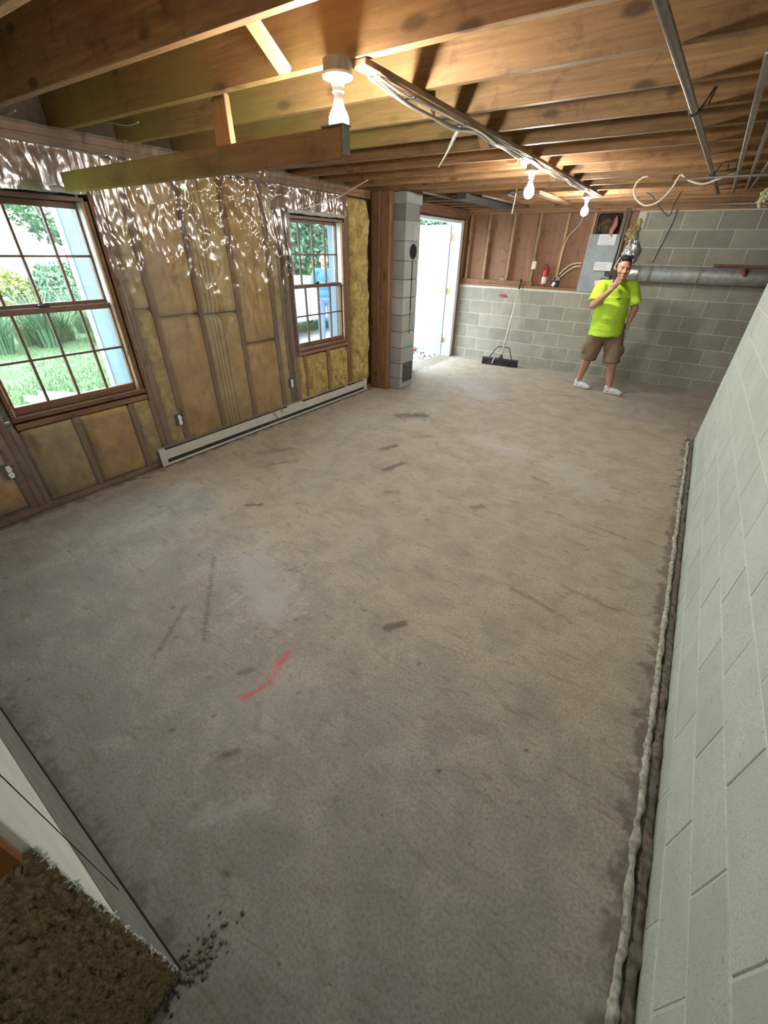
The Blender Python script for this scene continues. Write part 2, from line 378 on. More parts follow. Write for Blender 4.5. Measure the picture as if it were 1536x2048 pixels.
def grid_mesh(name, X, Y, Z, mat, keep=None, smooth=True):
    nu, nv = X.shape; V = np.stack([X, Y, Z], -1).reshape(-1, 3)
    i = np.arange(nu-1)[:, None]*nv + np.arange(nv-1)[None, :]
    Fq = np.stack([i, i+nv, i+nv+1, i+1], -1)
    Fq = Fq[keep] if keep is not None else Fq.reshape(-1, 4)
    me = D.meshes.new(name); me.from_pydata(V.tolist(), [], Fq.tolist()); me.materials.append(mat)
    if smooth: me.polygons.foreach_set('use_smooth', [True]*len(me.polygons))
    return me
AZ = 0.0285
bD = Vector((math.cos(AZ), math.sin(AZ), 0)); bN = Vector((-math.sin(AZ), math.cos(AZ), 0))
def bp(x, d, z):
    """point on the back-wall frame: world X about x, depth d along the back normal"""
    t = (x + d*math.sin(AZ))/math.cos(AZ); p = bD*t + bN*d; return Vector((p.x, p.y, z))
def bt(x, d): return (x + d*math.sin(AZ))/math.cos(AZ)
def bbox_(name, x0, x1, d0, d1, z0, z1, mat, parent=None, bev=.003):
    """box laid along the back-wall direction"""
    c = bp((x0+x1)/2, (d0+d1)/2, (z0+z1)/2)
    o = B().box((-(x1-x0)/2, -(d1-d0)/2, -(z1-z0)/2), ((x1-x0)/2, (d1-d0)/2, (z1-z0)/2), bev).obj(name, mat, parent)
    o.location = c; o.rotation_euler = (0, 0, AZ); return o
COURSE = 0.2032; BLK = 0.4064; JO = .0085
def blocks(parent, name, mat, length_iv, rows, placefn, phase, depth=.05):
    """running-bond blocks; placefn(t, z, proud) -> (location, rotz)"""
    cache = {}
    for ri, (z0, z1) in enumerate(rows):
        ph = phase + (BLK/2 if ri % 2 else 0)
        iv0, iv1 = length_iv(ri)
        k = math.floor((iv0-ph)/BLK); 
        while True:
            a = ph + k*BLK; b = a+BLK; k += 1
            if a >= iv1: break
            a_, b_ = max(a, iv0), min(b, iv1)
            if b_-a_ < .03: continue
            key = (round(b_-a_, 3), round(z1-z0, 3))
            if key not in cache:
                l, h = (key[0]-JO)/2, (key[1]-JO)/2
                cache[key] = B().box((-l, -depth/2, -h), (l, depth/2, h), .002).mesh(name, mat)
            loc, rz = placefn((a_+b_)/2, (z0+z1)/2, random.uniform(-.0012, .0012))
            place(name, cache[key], loc, rz, parent)

# ------------------------------------------------------------------ setting: floor
XL, XR = -3.5, 0.48           # inner faces of left and right walls
ZJ = 2.245                    # underside of the joists
YB = 7.668                    # back wall depth (along its normal)
nx, ny = 330, 640
gx = np.linspace(-3.75, .412, nx); gy = np.linspace(-1.6, 7.95, ny)
GX, GY = np.meshgrid(gx, gy, indexing='ij')
edge = np.array([.006*fbm((y*9, 3, 0), 3) for y in gy])
GX2 = GX.copy(); GX2[-1, :] += edge; GX2[-2, :] += edge*.8
fm = grid_mesh('floor', GX2, GY, np.zeros_like(GX), M_FLOOR)
ST = np.zeros((nx, ny, 4), np.float32); ST[..., 3] = 1
jit = np.array([[mnoise.noise(Vector((x*14, y*14, 0))) for y in gy] for x in gx])
jit2 = np.array([[mnoise.noise(Vector((x*45, y*45, 5))) for y in gy] for x in gx])
def stroke(ch, p, q, r, s, soft=.6, k=.5):
    p = np.array(p); q = np.array(q); d = q-p; ll = max(d@d, 1e-9)
    t = np.clip(((GX-p[0])*d[0]+(GY-p[1])*d[1])/ll, 0, 1)
    dist = np.hypot(GX-p[0]-t*d[0], GY-p[1]-t*d[1])
    m = np.clip((1 - dist/r*np.maximum(.35, 1+1.4*k*jit+1.1*jit2))/soft, 0, 1)*s
    ST[..., ch] = np.maximum(ST[..., ch], m)
stains_and_daylight = FLOOR_STAINS_AND_DAYLIGHT = [
 # (channel, pixel-free floor coordinates p, q, radius, strength)
 (0, (-2.49, 4.02), (-2.27, 4.20), .10, .75), (0, (-2.11, 3.08), (-2.05, 3.22), .045, .7), (0, (-1.83, 2.72), (-1.77, 2.93), .040, .7),
 (0, (-.79, 1.21), (-.735, 1.30), .028, .75), (0, (-2.02, 1.06), (-1.50, .62), .012, .55), (0, (-1.78, .70), (-1.62, .45), .014, .5),
 (0, (-2.35, 1.60), (-2.27, 1.66), .022, .8), (0, (-.92, 2.60), (-.86, 2.66), .03, .55), (0, (-1.6, 2.4), (-1.52, 2.46), .035, .4),
 (0, (-.95, .33), (-.93, .36), .018, .7), (0, (-1.2, .60), (-1.17, .64), .02, .55), 
 (0, (-.70, 3.4), (-.55, 3.35), .02, .5), (0, (-.35, 1.9), (-.1, 1.86), .014, .45), (0, (-.1, 2.1), (.2, 2.07), .018, .4),
 (0, (-.15, 2.9), (.15, 2.86), .012, .4), (0, (-1.0, .55), (-.93, .47), .012, .35), (0, (-2.75, 2.15), (-2.6, 2.4), .02, .4),
 (0, (-3.0, 2.3), (-2.85, 2.55), .06, .35), (0, (-1.95, 3.6), (-1.9, 3.64), .04, .35), (0, (-1.2, 6.1), (-.9, 6.2), .05, .3),
 (1, (-.85, .12), (-.70, .32), .03, .28), (1, (-1.75, 1.15), (-1.4, 1.0), .18, .35), (1, (-1.35, 3.9), (-1.0, 3.8), .22, .3),  # broad pale stroke by the near window: daylight put into the floor colour
 (1, (-.55, 3.75), (-.2, 3.5), .2, .3), (1, (-1.05, .50), (-.95, .6), .2, .18), (1, (-2.4, 5.8), (-2.0, 5.4), .3, .4),
 (2, (-1.085, .745), (-1.098, .81), .020, .85), (2, (-1.055, .66), (-1.085, .745), .022, .38), (2, (-1.055, .60), (-1.05, .66), .020, .6), (2, (-1.085, .53), (-1.055, .60), .018, .8)]
for c, p, q, r, s in stains_and_daylight: stroke(c, p, q, r, s)
# worn dirty fringe along the gutter at the right wall and the left wall base
ST[..., 0] = np.maximum(ST[..., 0], np.clip((.045*(1+1.6*jit+1.2*jit2) - (.412-GX))/.05, 0, .6)*(GY < 5.28))
ST[..., 0] = np.maximum(ST[..., 0], np.clip((.10*(1+1.2*jit) - (GX+3.5))/.10, 0, .55))
ST[..., 0] = np.maximum(ST[..., 0], np.clip((.05*(1+1.2*jit+1.2*jit2) - (GY+.1))/.10, 0, .5)*(GX < -.55))
for _ in range(170):
    x, y = rng.uniform(-3.3, .35), rng.uniform(.0, 6.8); r = rng.uniform(.004, .010)
    i0, i1 = np.searchsorted(gx, [x-.03, x+.03]); j0, j1 = np.searchsorted(gy, [y-.03, y+.03])
    dd = np.hypot(GX[i0:i1, j0:j1]-x, GY[i0:i1, j0:j1]-y)
    ST[i0:i1, j0:j1, 0] = np.maximum(ST[i0:i1, j0:j1, 0], np.clip(1.4-dd/r, 0, .85))
ca = fm.color_attributes.new('stain', 'FLOAT_COLOR', 'POINT'); ca.data.foreach_set('color', ST.reshape(-1))
floor = tag(link(D.objects.new('floor', fm)), kind='structure')
B().box((-3.9, -1.6, -.12), (2.7, 8.1, -.035)).obj('gutter_bed', M_GUTTER, floor)
B().box((.48, 5.36, -.035), (2.7, 7.95, 0.0)).box((.41, 5.34, -.035), (.48, 7.95, 0)).obj('floor_extension', M_FLOOR, floor)
# curb side below the floor edge
B().box((-3.75, -1.6, -.034), (.40, 7.9, -.006)).obj('slab_edge', M_GUTTER, floor)

# lumpy mortar ridge and rough gravel in the gutter along the right wall
def ridge(x0, x1, y0, y1, h, mat, name, base=-.03, seed=0):
    n = int((y1-y0)/.012); ys = np.linspace(y0, y1, n); us = np.linspace(0, 1, 9)
    X = np.zeros((n, 9)); Y = np.zeros((n, 9)); Z = np.zeros((n, 9))
    for i, y in enumerate(ys):
        wv = .009*fbm((y*5, seed, 0), 3)+.004*fbm((y*19, seed, 3), 2); hh = h*(1+1.1*fbm((y*7, seed+4, 0), 3)); wd = 1+.55*fbm((y*11, seed+9, 0), 3)
        endf = min(1, (y-y0)/.03, (y1-y)/.03)
        for j, u in enumerate(us):
            cx = (x0+x1)/2+wv; X[i, j] = cx+(u-.5)*(x1-x0)*wd*(.4+.6*endf); Y[i, j] = y
            Z[i, j] = base + (hh-base)*max(0, math.sin(PI*u))**.5*endf + .006*fbm((y*36, u*7, seed), 4)
    return grid_mesh(name, X, Y, Z, mat)
tag(link(D.objects.new('mortar_ridge', ridge(.402, .440, -.4, 5.27, .009, M_RIDGE, 'mortar_ridge'))),
    'rough pale mortar ridge along the floor edge beside the right block wall', 'mortar')
tag(link(D.objects.new('gutter_rubble', ridge(.430, .482, -.4, 5.3, -.014, M_GUTTER, 'gutter_rubble', -.035, 5))),
    'dark dirt and rubble in the gutter between mortar ridge and right wall', 'dirt', kind='stuff')
rb = B()
for _ in range(110):
    x, y = -.555+rng.normal()*.022, -.06+rng.normal()*.06; r = rng.uniform(.002, .0065)
    rb.box((x-r, y-r*.8, 0), (x+r, y+r*.8, r*1.2), r*.3, 1, Matrix.Rotation(rng.uniform(0, 3), 3, 'Z'))
tag(rb.obj('rubble', M_GUTTER, smooth=True), 'crumbs of broken concrete at the foot of the brown wall end', 'rubble', kind='stuff')

# ------------------------------------------------------------------ setting: ceiling with joists
ceiling = tag(B().box((-3.75, -1.6, 2.505), (2.7, 8.1, 2.56)).obj('ceiling', MW['subfloor']), kind='structure')
k = 0
while True:                                              # diagonal-free subfloor boards, seen between the joists
    y0 = -1.6 + k*.19
    if y0 > 7.9: break
    bx('subfloor_board', (-3.72, y0+.002, 2.482+random.uniform(0, .003)), (2.65, y0+.187, 2.505), MW['subfloor'], ceiling, .002); k += 1
jm = {}
for key in ('joist', 'joist_olive'):
    jm[key] = B().box((-3.08, -.019, -.118), (3.08, .019, .118), .003).mesh('joist', MW[key])
for k in range(-5, 17):
    d = 1.285 + .4064*k + .019
    if d > 7.55: break
    me = jm['joist_olive' if k in (1, 2, 3, 4) else 'joist']
    place('joist', me, bp(-.52, d, ZJ+.1185), AZ, ceiling)
bbox_('rim_joist', -3.62, 2.6, 7.60, 7.645, ZJ, 2.48, MW['joist'], ceiling)
# cross bridging between the joists, down the middle of the room
for k, x in ((0, -1.60), (2, -1.42), (4, -1.45), (6, -1.45), (8, -1.45)):
    d0 = 1.285+.4064*k+.042; d1 = d0+.366
    p, q = bp(x, d0, 2.46), bp(x, d1-.012, ZJ+.006)
    o = B().box((-.030, -(q-p).length/2, -.0095), (.030, (q-p).length/2, .0095), .002).obj('bridging', MW['freshy'], ceiling)
    o.location = (p+q)/2; o.rotation_euler = (math.atan2(q.z-p.z, (q-p).to_2d().length), 0, AZ)
# small blocks nailed beside the far lamps
for x, d in ((-1.46, 3.86), (-1.50, 5.83)):
    bbox_('nailer_block', x-.05, x+.03, d-.012, d+.012, ZJ-.01, ZJ+.06, MW['freshy'], ceiling)

# ------------------------------------------------------------------ setting: back wall
wall_back = thing('wall_back', None, None, kind='structure')
bbox_('mortar_bed', -3.75, -1.02, YB+.003, YB+.20, 0, 1.186, M_MORTAR, wall_back, 0)
bbox_('mortar_bed', -1.02, 2.6, YB+.003, YB+.20, 0, 2.19, M_MORTAR, wall_back, 0)
rows = [(0, .144)] + [(.144+COURSE*i, .144+COURSE*(i+1)) for i in range(10)]
# stepped left end of the full-height part, as in the picture
starts = {6: -1.05, 7: -1.05, 8: -1.03, 9: -.98, 10: -.93}
def iv_back(ri): return (bt(-3.66 if ri < 6 else starts[ri], YB), bt(2.55, YB))
def pf_back(t, z, pr): return (bD*t + bN*(YB+.025+pr) + Vector((0, 0, z)), AZ)
blocks(wall_back, 'concrete_block', M_BLOCK, iv_back, rows, pf_back, bt(-.475, YB))
# framed upper part with plywood behind
bbox_('plywood_sheet', -3.66, -2.35, 7.775, 7.79, 1.16, 2.3, MW['ply'], wall_back, 0)
bbox_('plywood_sheet', -2.348, -.92, 7.775, 7.79, 1.16, 2.3, MW['ply'], wall_back, 0)
bbox_('sill_plate', -3.62, -1.06, YB+.002, 7.774, 1.187, 1.226, MW['platex'], wall_back)
bbox_('bottom_plate', -3.62, -2.30, YB+.012, 7.774, 1.226, 1.285, MW['platex'], wall_back)
bbox_('top_plate', -3.62, .6, YB-.01, 7.774, 2.185, 2.225, MW['platex'], wall_back)
bbox_('top_plate', -3.62, 2.5, YB-.01, 7.774, 2.2255, 2.262, MW['platex'], wall_back)
for x in (-3.585, -3.475, -3.155, -2.748, -2.342):
    bbox_('stud', x-.019, x+.019, YB+.022, 7.774, 1.2855, 2.184, MW['studback'], wall_back)
for x in (-1.94, -1.575, -.945):
    bbox_('stud', x-.019, x+.019, YB+.022, 7.774, 1.2265, 2.184, MW['studback'], wall_back)

# ------------------------------------------------------------------ setting: right wall
wall_right = tag(B().box((XR+.0025, -1.6, -.034), (XR+.2, 5.355, 2.46)).obj('wall_right', M_MORTARR), kind='structure')
rows_r = [(-.03, .085)] + [(.085+COURSE*i, .085+COURSE*(i+1)) for i in range(11)]
def pf_right(t, z, pr): return (Vector((XR+.025+pr, t, z)), PI/2)
blocks(wall_right, 'painted_block', M_BLOCKR, lambda ri: (-1.55, 5.36), rows_r, pf_right, .732)
# rounded end of the painted wall
B().box((XR+.02, 5.33, -.03), (XR+.19, 5.37, 2.4), .012, 3).obj('wall_end', M_BLOCKR, wall_right)
wall_far = tag(B().box((2.6, 5.2, -.03), (2.7, 8.1, 2.5)).box((.69, 5.16, -.03), (2.6, 5.28, 2.5)).obj('wall_far_right', M_BLOCK), kind='structure')

# ------------------------------------------------------------------ setting: left wall
wall_left = thing('wall_left', None, None, kind='structure')
W1 = (.735, 1.635, .655, 1.925); W2 = (3.415, 4.285, .69, 1.945)      # window openings y0,y1,z0,z1
DR = (5.98, 7.47, -.12, 2.10)                                          # doorway
sh = B()
def holes(y0, y1, z0, z1, x0, x1, hs):
    ys = [y0]
    for h in hs: 
        sh.box((x0, ys[-1], z0), (x1, h[0], z1)); sh.box((x0, h[0], z0), (x1, h[1], h[2])) if h[2] > z0+.001 else None
        sh.box((x0, h[0], h[3]), (x1, h[1], z1)); ys.append(h[1])
    sh.box((x0, ys[-1], z0), (x1, y1, z1))
holes(-1.6, 7.95, -.12, 2.56, -3.70, -3.60, [(W1[0]-.031, W1[1]+.031, W1[2]-.042, W1[3]+.031), (W2[0]-.031, W2[1]+.031, W2[2]-.042, W2[3]+.031), DR])
sh.obj('sheathing', M_SHEATH, wall_left)
def stud(y0, y1, z0, z1, name='stud', x1=XL, x0=-3.595, mat='stud'): return bx(name, (x0, y0, z0), (x1, y1, z1), MW[mat], wall_left)
bx('bottom_plate', (-3.595, -.1, 0), (-3.498, 4.79, .038), MW['plate'], wall_left)
for z in (2.17, 2.2085): bx('top_plate', (-3.595, -.1, z), (-3.498, 4.79, z+.037), MW['plate'], wall_left)
bx('header', (-3.595, .61, 1.965), (-3.502, 1.745, 2.168), MW['plate'], wall_left)
bx('header', (-3.595, 3.24, 1.985), (-3.502, 4.36, 2.168), MW['plate'], wall_left)
for a, b in ((-.02, .02), (.27, .31)): stud(a, b, .039, 2.169)
stud(.61, .651, .039, 1.964); stud(.655, .693, .039, 1.964); stud(.70, .732, .039, .61)
stud(1.475, 1.513, .039, .60); stud(1.648, 1.690, .039, 1.964); stud(1.695, 1.742, .039, 1.964)
stud(1.072, 1.110, .039, .60)
for y in (1.89, 2.302, 2.70, 3.128): stud(y-.019, y+.019, .039, 2.169)
stud(3.245, 3.28, .039, 1.984); stud(3.335, 3.372, .039, 1.984); stud(3.372, 3.408, .039, .645, 'stud')
stud(3.492, 3.528, .039, .645); stud(3.895, 3.94, .039, .645); stud(4.295, 4.335, .039, 2.169); stud(4.338, 4.362, .039, 1.984)
bx('rough_sill', (-3.595, .735, .602), (-3.488, 1.64, .640), MW['plate'], wall_left)
bx('rough_sill', (-3.595, 3.412, .646), (-3.492, 4.29, .682), MW['plate'], wall_left)
def batt(y0, y1, z0, z1, mat, bulge=.03, x=-3.515, seed=0, rough=.012, n=(22, 60)):
    """insulation batt: one pillow-shaped sheet with folds, closed at its rim"""
    nu, nv = n; U, V = np.meshgrid(np.linspace(0, 1, nu), np.linspace(0, 1, nv), indexing='ij')
    X = np.zeros_like(U); cyy, czz = (y0+y1)/2, (z0+z1)/2
    for i in range(nu):
        for j in range(nv):
            u, v = U[i, j], V[i, j]; e = min(1, 6*u, 6*(1-u))*min(1, 14*v, 14*(1-v))
            y, z = y0+u*(y1-y0), z0+v*(z1-z0)
            X[i, j] = bulge*e**.5 + e*rough*(fbm((y*6+seed, z*4, seed), 4)+.5*fbm((y*22, z*9, seed+3), 3)) - (0 if e > 0 else .06)
    me = grid_mesh('insulation_batt', X, y0+U*(y1-y0)-cyy, z0+V*(z1-z0)-czz, mat)
    o = link(D.objects.new('insulation_batt', me), wall_left); o.location = (x, cyy, czz); return o
batt(.025, .268, .04, 2.165, M_BATTK, seed=1); batt(.312, .608, .04, 2.165, M_BATTK, .025, seed=2)
batt(.736, 1.07, .04, .60, M_BATTG, .03, seed=3, rough=.02, n=(30, 40)); batt(1.112, 1.473, .04, .60, M_BATTK, .032, seed=4, rough=.02, n=(30, 40))
batt(1.515, 1.646, .04, .60, M_BATTY, .02, seed=5, rough=.02)
batt(1.745, 1.870, .04, 1.25, M_BATTY, .02, seed=6); batt(1.745, 1.870, 1.25, 2.165, M_BATTG, .015, seed=7)
batt(1.911, 2.282, .04, 1.18, M_BATTK, .03, seed=8, n=(30, 60)); batt(1.911, 2.282, 1.182, 2.165, M_BATTK, .034, seed=9, n=(30, 60))
batt(2.323, 2.680, .04, 1.165, M_BATTS, .028, seed=10, n=(30, 60)); batt(2.323, 2.680, 1.167, 2.165, M_BATTS, .034, seed=11, n=(30, 60))
batt(2.721, 3.108, .04, .86, M_BATTK, .03, seed=12, n=(30, 60)); batt(2.721, 3.108, .862, 2.165, M_BATTK, .032, seed=13, n=(30, 60))
batt(3.149, 3.243, .04, 2.165, M_BATTG, .02, seed=14)
batt(3.41, 3.49, .05, .64, M_BATTY, .02, seed=15, rough=.03); batt(3.53, 3.893, .05, .63, M_BATTY, .028, seed=16, rough=.035, n=(36, 44)); batt(3.942, 4.293, .05, .63, M_BATTY, .022, seed=17, rough=.04, n=(36, 44))
batt(4.364, 4.74, .05, 2.17, M_BATTY, .075, seed=18, rough=.035, n=(40, 120), x=-3.53)
batt(1.1, 1.6, 1.985, 2.165, M_BATTG, .0, seed=19, x=-3.56)
# frame around the doorway beyond the chimney
bx('door_header', (-3.62, 5.3, 2.125), (-3.52, 7.66, 2.242), MW['plate'], wall_left)
bx('stud', (-3.595, 7.475, .0), (-3.545, 7.53, 2.123), MW['stud'], wall_left)
bx('stud', (-3.595, 5.35, .0), (-3.51, 5.40, 2.123), MW['stud'], wall_left); bx('stud', (-3.595, 5.92, .0), (-3.51, 5.965, 2.123), MW['stud'], wall_left)
bx('wall_panel', (-3.598, 5.4, .0), (-3.57, 5.92, 2.12), MW['ply'], wall_left)

def window(name, W, panes_y, zr):
    """double-hung wooden window: frame > sashes > muntins, panes"""
    y0, y1, z0, z1 = W; zu0, zu1, zl0, zl1 = zr       # glass extents of upper and lower sash
    f = B()
    xo, xi = -3.63, -3.497
    f.box((xo, y0, z0), (xi, y0+.022, z1), .002); f.box((xo, y1-.022, z0), (xi, y1, z1), .002)
    f.box((xo, y0, z1-.022), (xi, y1, z1), .002); f.box((xo, y0-.005, z0), (xi+.012, y1+.005, z0+.030), .003)
    root = f.obj(name, MW['window']); root['kind'] = 'structure'
    g = B(); xq = -3.73
    g.box((xq, y0-.03, z0-.02), (-3.632, y0+.022, z1+.03), .002); g.box((xq, y1-.022, z0-.02), (-3.632, y1+.03, z1+.03), .002)
    g.box((xq, y0+.022, z1-.022), (-3.632, y1-.022, z1+.03), .002); g.box((xq-.03, y0+.022, z0-.04), (-3.632, y1-.022, z0+.024), .002)
    g.obj('outside_casing', M_SIDING, root)
    for s in (y0+.022, y1-.034):
        bx('jamb_liner', (-3.645, s, (zl1+zu0)/2-.01), (-3.525, s+.012, z1-.022), M_TRIMW, root, .002)
        bx('parting_strip', (-3.522, s-.001, (zl1+zu0)/2), (-3.505, s+.013, z1-.022), MW['fresh'], root, .002)
        bx('stop_strip', (-3.530, s+.001, z0+.03), (-3.512, s+.011, (zl1+zu0)/2-.002), MW['freshy'], root, .002)
    for nm, g0, g1, x, lo, hi in (('upper_sash', zu0, zu1, -3.605, zu0-.035, z1-.022), ('lower_sash', zl0, zl1, -3.56, z0+.030, zl1+.035)):
        ya, yb = panes_y[0], panes_y[-1]; d = .019; a, b = y0+.034, y1-.034
        s = B(); s.box((x-d, a, lo), (x+d, ya, hi), .003); s.box((x-d, yb, lo), (x+d, b, hi), .003)
        s.box((x-d, ya, lo), (x+d, yb, g0), .003); s.box((x-d, ya, g1), (x+d, yb, hi), .003)
        so = s.obj(nm, MW['window'], root)
        for y in panes_y[1:-1]: bx('muntin', (x-.012, y-.0075, g0), (x+.012, y+.0075, g1), MW['window'], so, .002)
        zm = (g0+g1)/2
        bx('muntin', (x-.0115, ya, zm-.007), (x+.0115, yb, zm+.007), MW['window'], so, .002)
        for p, q in zip(panes_y, panes_y[1:]):
            for u, v in ((g0, zm), (zm, g1)):
                bx('pane', (x-.002, p+.0045, u+.0045), (x+.002, q-.0045, v-.0045), M_GLASS, so, 0)
        if nm == 'lower_sash':
            ym = (ya+yb)/2
            B().box((x-.022, ym-.03, hi+.0005), (x+.016, ym+.03, hi+.016), .004).cyl((x, ym-.012, hi+.012), (x, ym+.028, hi+.020), .006).obj('sash_lock', M_BLACK, so)
    return root
window('window_1', W1, (.79, .992, 1.192, 1.392, 1.588), (1.335, 1.866, .737, 1.279))
window('window_2', W2, (3.465, 3.662, 3.862, 4.062, 4.240), (1.347, 1.893, .765, 1.310))

# door frame and open door beyond the chimney
door_1 = tag(B().box((-3.72, 7.385, 0), (-3.545, 7.475, 2.105), .004).box((-3.72, 5.98, 2.065), (-3.55, 7.385, 2.10), .003).box((-3.72, 5.98, 0), (-3.55, 6.02, 2.065), .003).obj('door_1', M_TRIMW), kind='structure')
dl = B().box((-.93, -.022, .012), (-.005, .022, 2.05), .003).obj('door_leaf', M_DOOR, door_1)
dl.location = (-3.722, 7.395, 0); dl.rotation_euler = (0, 0, -.165)
B().cyl((-.86, -.022, .98), (-.86, -.075, .98), .012).ball((-.86, -.085, .98), .028).obj('door_knob', M_BRASS, dl, True)
B().box((-.93, -.026, .02), (-.90, .026, 2.04), .003).obj('door_edge_strip', M_TRIMW, dl)
for z in (.27, 1.08, 1.87):
    B().box((-3.727, 7.376, z-.045), (-3.66, 7.384, z+.045), .002).cyl((-3.712, 7.372, z-.048), (-3.712, 7.372, z+.048), .008).obj('hinge', M_BRASS, door_1)

# wall beside the photographer: white painted, bare base, brown pile on its end
wf = B().box((-3.6, -.36, .50), (-.572, -.10, 2.46), .002).obj('wall_front', M_STUBW); wf['kind'] = 'structure'
B().box((-3.6, -.36, 0), (-.572, -.100, .515), .002).obj('bare_base', M_STUBG, wf)
B().box((-3.5, -.1005, 0), (-.575, -.0945, .0012)).obj('base_gap', M_DARK, wf)
B().box((-.80, -.1005, .16), (-.797, -.0985, 1.2)).obj('panel_seam', M_DARK, wf)
U, V = np.meshgrid(np.linspace(0, 1, 110), np.linspace(0, 1, 150), indexing='ij')
Yc = -.101-.262*U; Zc = .004+.895*V
Xc = np.array([[.007*abs(fbm((y*34, z*15, 0), 4)) + .0035*fbm((y*120, z*60, 2), 3) for y, z in zip(a, b)] for a, b in zip(Yc, Zc)])
edgev = np.array([.004*fbm((z*40, 7, 0), 3) for z in Zc[0]]); Yc[0, :] += edgev
link(D.objects.new('carpet_facing', grid_mesh('carpet_facing', -.566+Xc, Yc, Zc, M_CARPET)), wf)
fr = B()
for _ in range(300):                                       # frayed white paint edge along the corner
    z = .02+.88*rng.uniform()**.8; r = rng.uniform(.0007, .0022); n_ = fbm((z*17, 2, 0), 3)
    if n_ < -.12: continue
    fr.ball((-.568+rng.uniform(-.002, .007), -.100+rng.uniform(-.006, .003), z), (r, r*rng.uniform(1, 3), r*rng.uniform(1, 3)), 6, 4)
fo = fr.obj('frayed_edge', M_STUBW, wf); fo['kind'] = 'stuff'
bx('wood_trim', (-.574, -.33, .905), (-.552, -.112, 2.2), MW['orange'], wf, .004)
bx('wood_trim', (-.552, -.30, .905), (-.544, -.15, 2.2), MW['orange'], wf, .003)
tag(B().box((-3.7, -1.7, -.12), (2.7, -1.6, 2.56)).obj('wall_behind', M_STUBW), kind='structure')

# ------------------------------------------------------------------ plastic sheet over the insulation
ys = np.arange(-.08, 4.42, .0125); zs = np.arange(.02, 2.246, .0125)
Yp, Zp = np.meshgrid(ys, zs, indexing='ij')
studs_y = [.0, .29, .63, .72, 1.09, 1.49, 1.67, 1.72, 1.89, 2.302, 2.70, 3.128, 3.26, 3.35, 3.9, 4.32]
Xp = np.zeros_like(Yp)
for i, y in enumerate(ys):
    ds = min(abs(y-s) for s in studs_y); sag = min(1, ds/.10)
    for j, z in enumerate(zs):
        hi = max(0, min(1, (z-1.25)/.6)); r1 = abs(fbm((y*5.5+.6*z, z*1.6, 1), 3)); r2 = abs(fbm((y*12+3.0*z, z*2.4, 7), 3)); r3 = abs(fbm((y*8-z*6, z*5+y*5, 3), 2)); mk = max(0, min(1, .55+1.5*mnoise.noise(Vector((y*2.1, z*1.9, 21)))))
        act = .35+.65*hi if y > 1.7 else .45
        if 2.35 < y < 3.4 and z > 1.3: act *= 1.5
        act *= .25+.9*mk
        Xp[i, j] = .030+.022*sag + act*(.020*(1-2.2*min(r1, .45)) + .016*(1-2.2*min(r2, .45)) + .012*(1-2*min(r3, .5))) - .008
        if y > 3.36: Xp[i, j] = .012+.6*(Xp[i, j]-.012)
        if z > 2.16: Xp[i, j] += (z-2.16)*.5
cyq, czq = (Yp[:-1, :-1]+Yp[1:, 1:])/2, (Zp[:-1, :-1]+Zp[1:, 1:])/2
rag = np.array([[.02*fbm((y*6, z*6, 9), 3) for z in zs[:-1]] for y in ys[:-1]])
keep = np.ones_like(cyq, bool)
keep &= ~((cyq > .715) & (cyq < 1.655+rag) & (czq > .60+rag) & (czq < 1.945+rag))
keep &= ~((cyq > 3.44+rag*1.6) & (czq < 1.985+rag)); keep &= ~((cyq > 3.40+rag) & (czq < .72))
keep &= ~((cyq > 4.30+rag))
sheet = link(D.objects.new('plastic_sheet', grid_mesh('plastic_sheet', XL+Xp, Yp, Zp, M_POLY, keep)))
tag(sheet, 'wrinkled clear plastic vapour sheet stapled over the yellow insulation of the left wall', 'plastic sheet')
# torn roll of plastic over the second window and a fold above the first
def roll(y0, y1, z, name, label, seed):
    n = 60; yv = np.linspace(y0, y1, n); av = np.linspace(0, 2*PI, 13)
    X = np.zeros((n, 13)); Y = X.copy(); Z = X.copy()
    for i, y in enumerate(yv):
        rr = .020+.008*fbm((y*9, seed, 0), 3)
        for j, a in enumerate(av):
            X[i, j] = XL+.022+rr*math.cos(a)+.004*fbm((y*20, a, seed), 2); Z[i, j] = z+.010*fbm((y*4, seed, 4), 2)+rr*math.sin(a); Y[i, j] = y
    o = link(D.objects.new(name, grid_mesh(name, X, Y, Z, M_ROLL))); tag(o, label, 'plastic sheet'); return o
M_ROLL = m_plain('milky_plastic', (.42, .41, .36), .3, 0, .2, 15)
roll(3.40, 4.27, 1.975, 'plastic_roll', 'bunched milky plastic edge along the top of the far window', 1)
roll(.40, 1.63, 1.955, 'plastic_roll', 'bunched milky plastic edge along the top of the near window', 6)

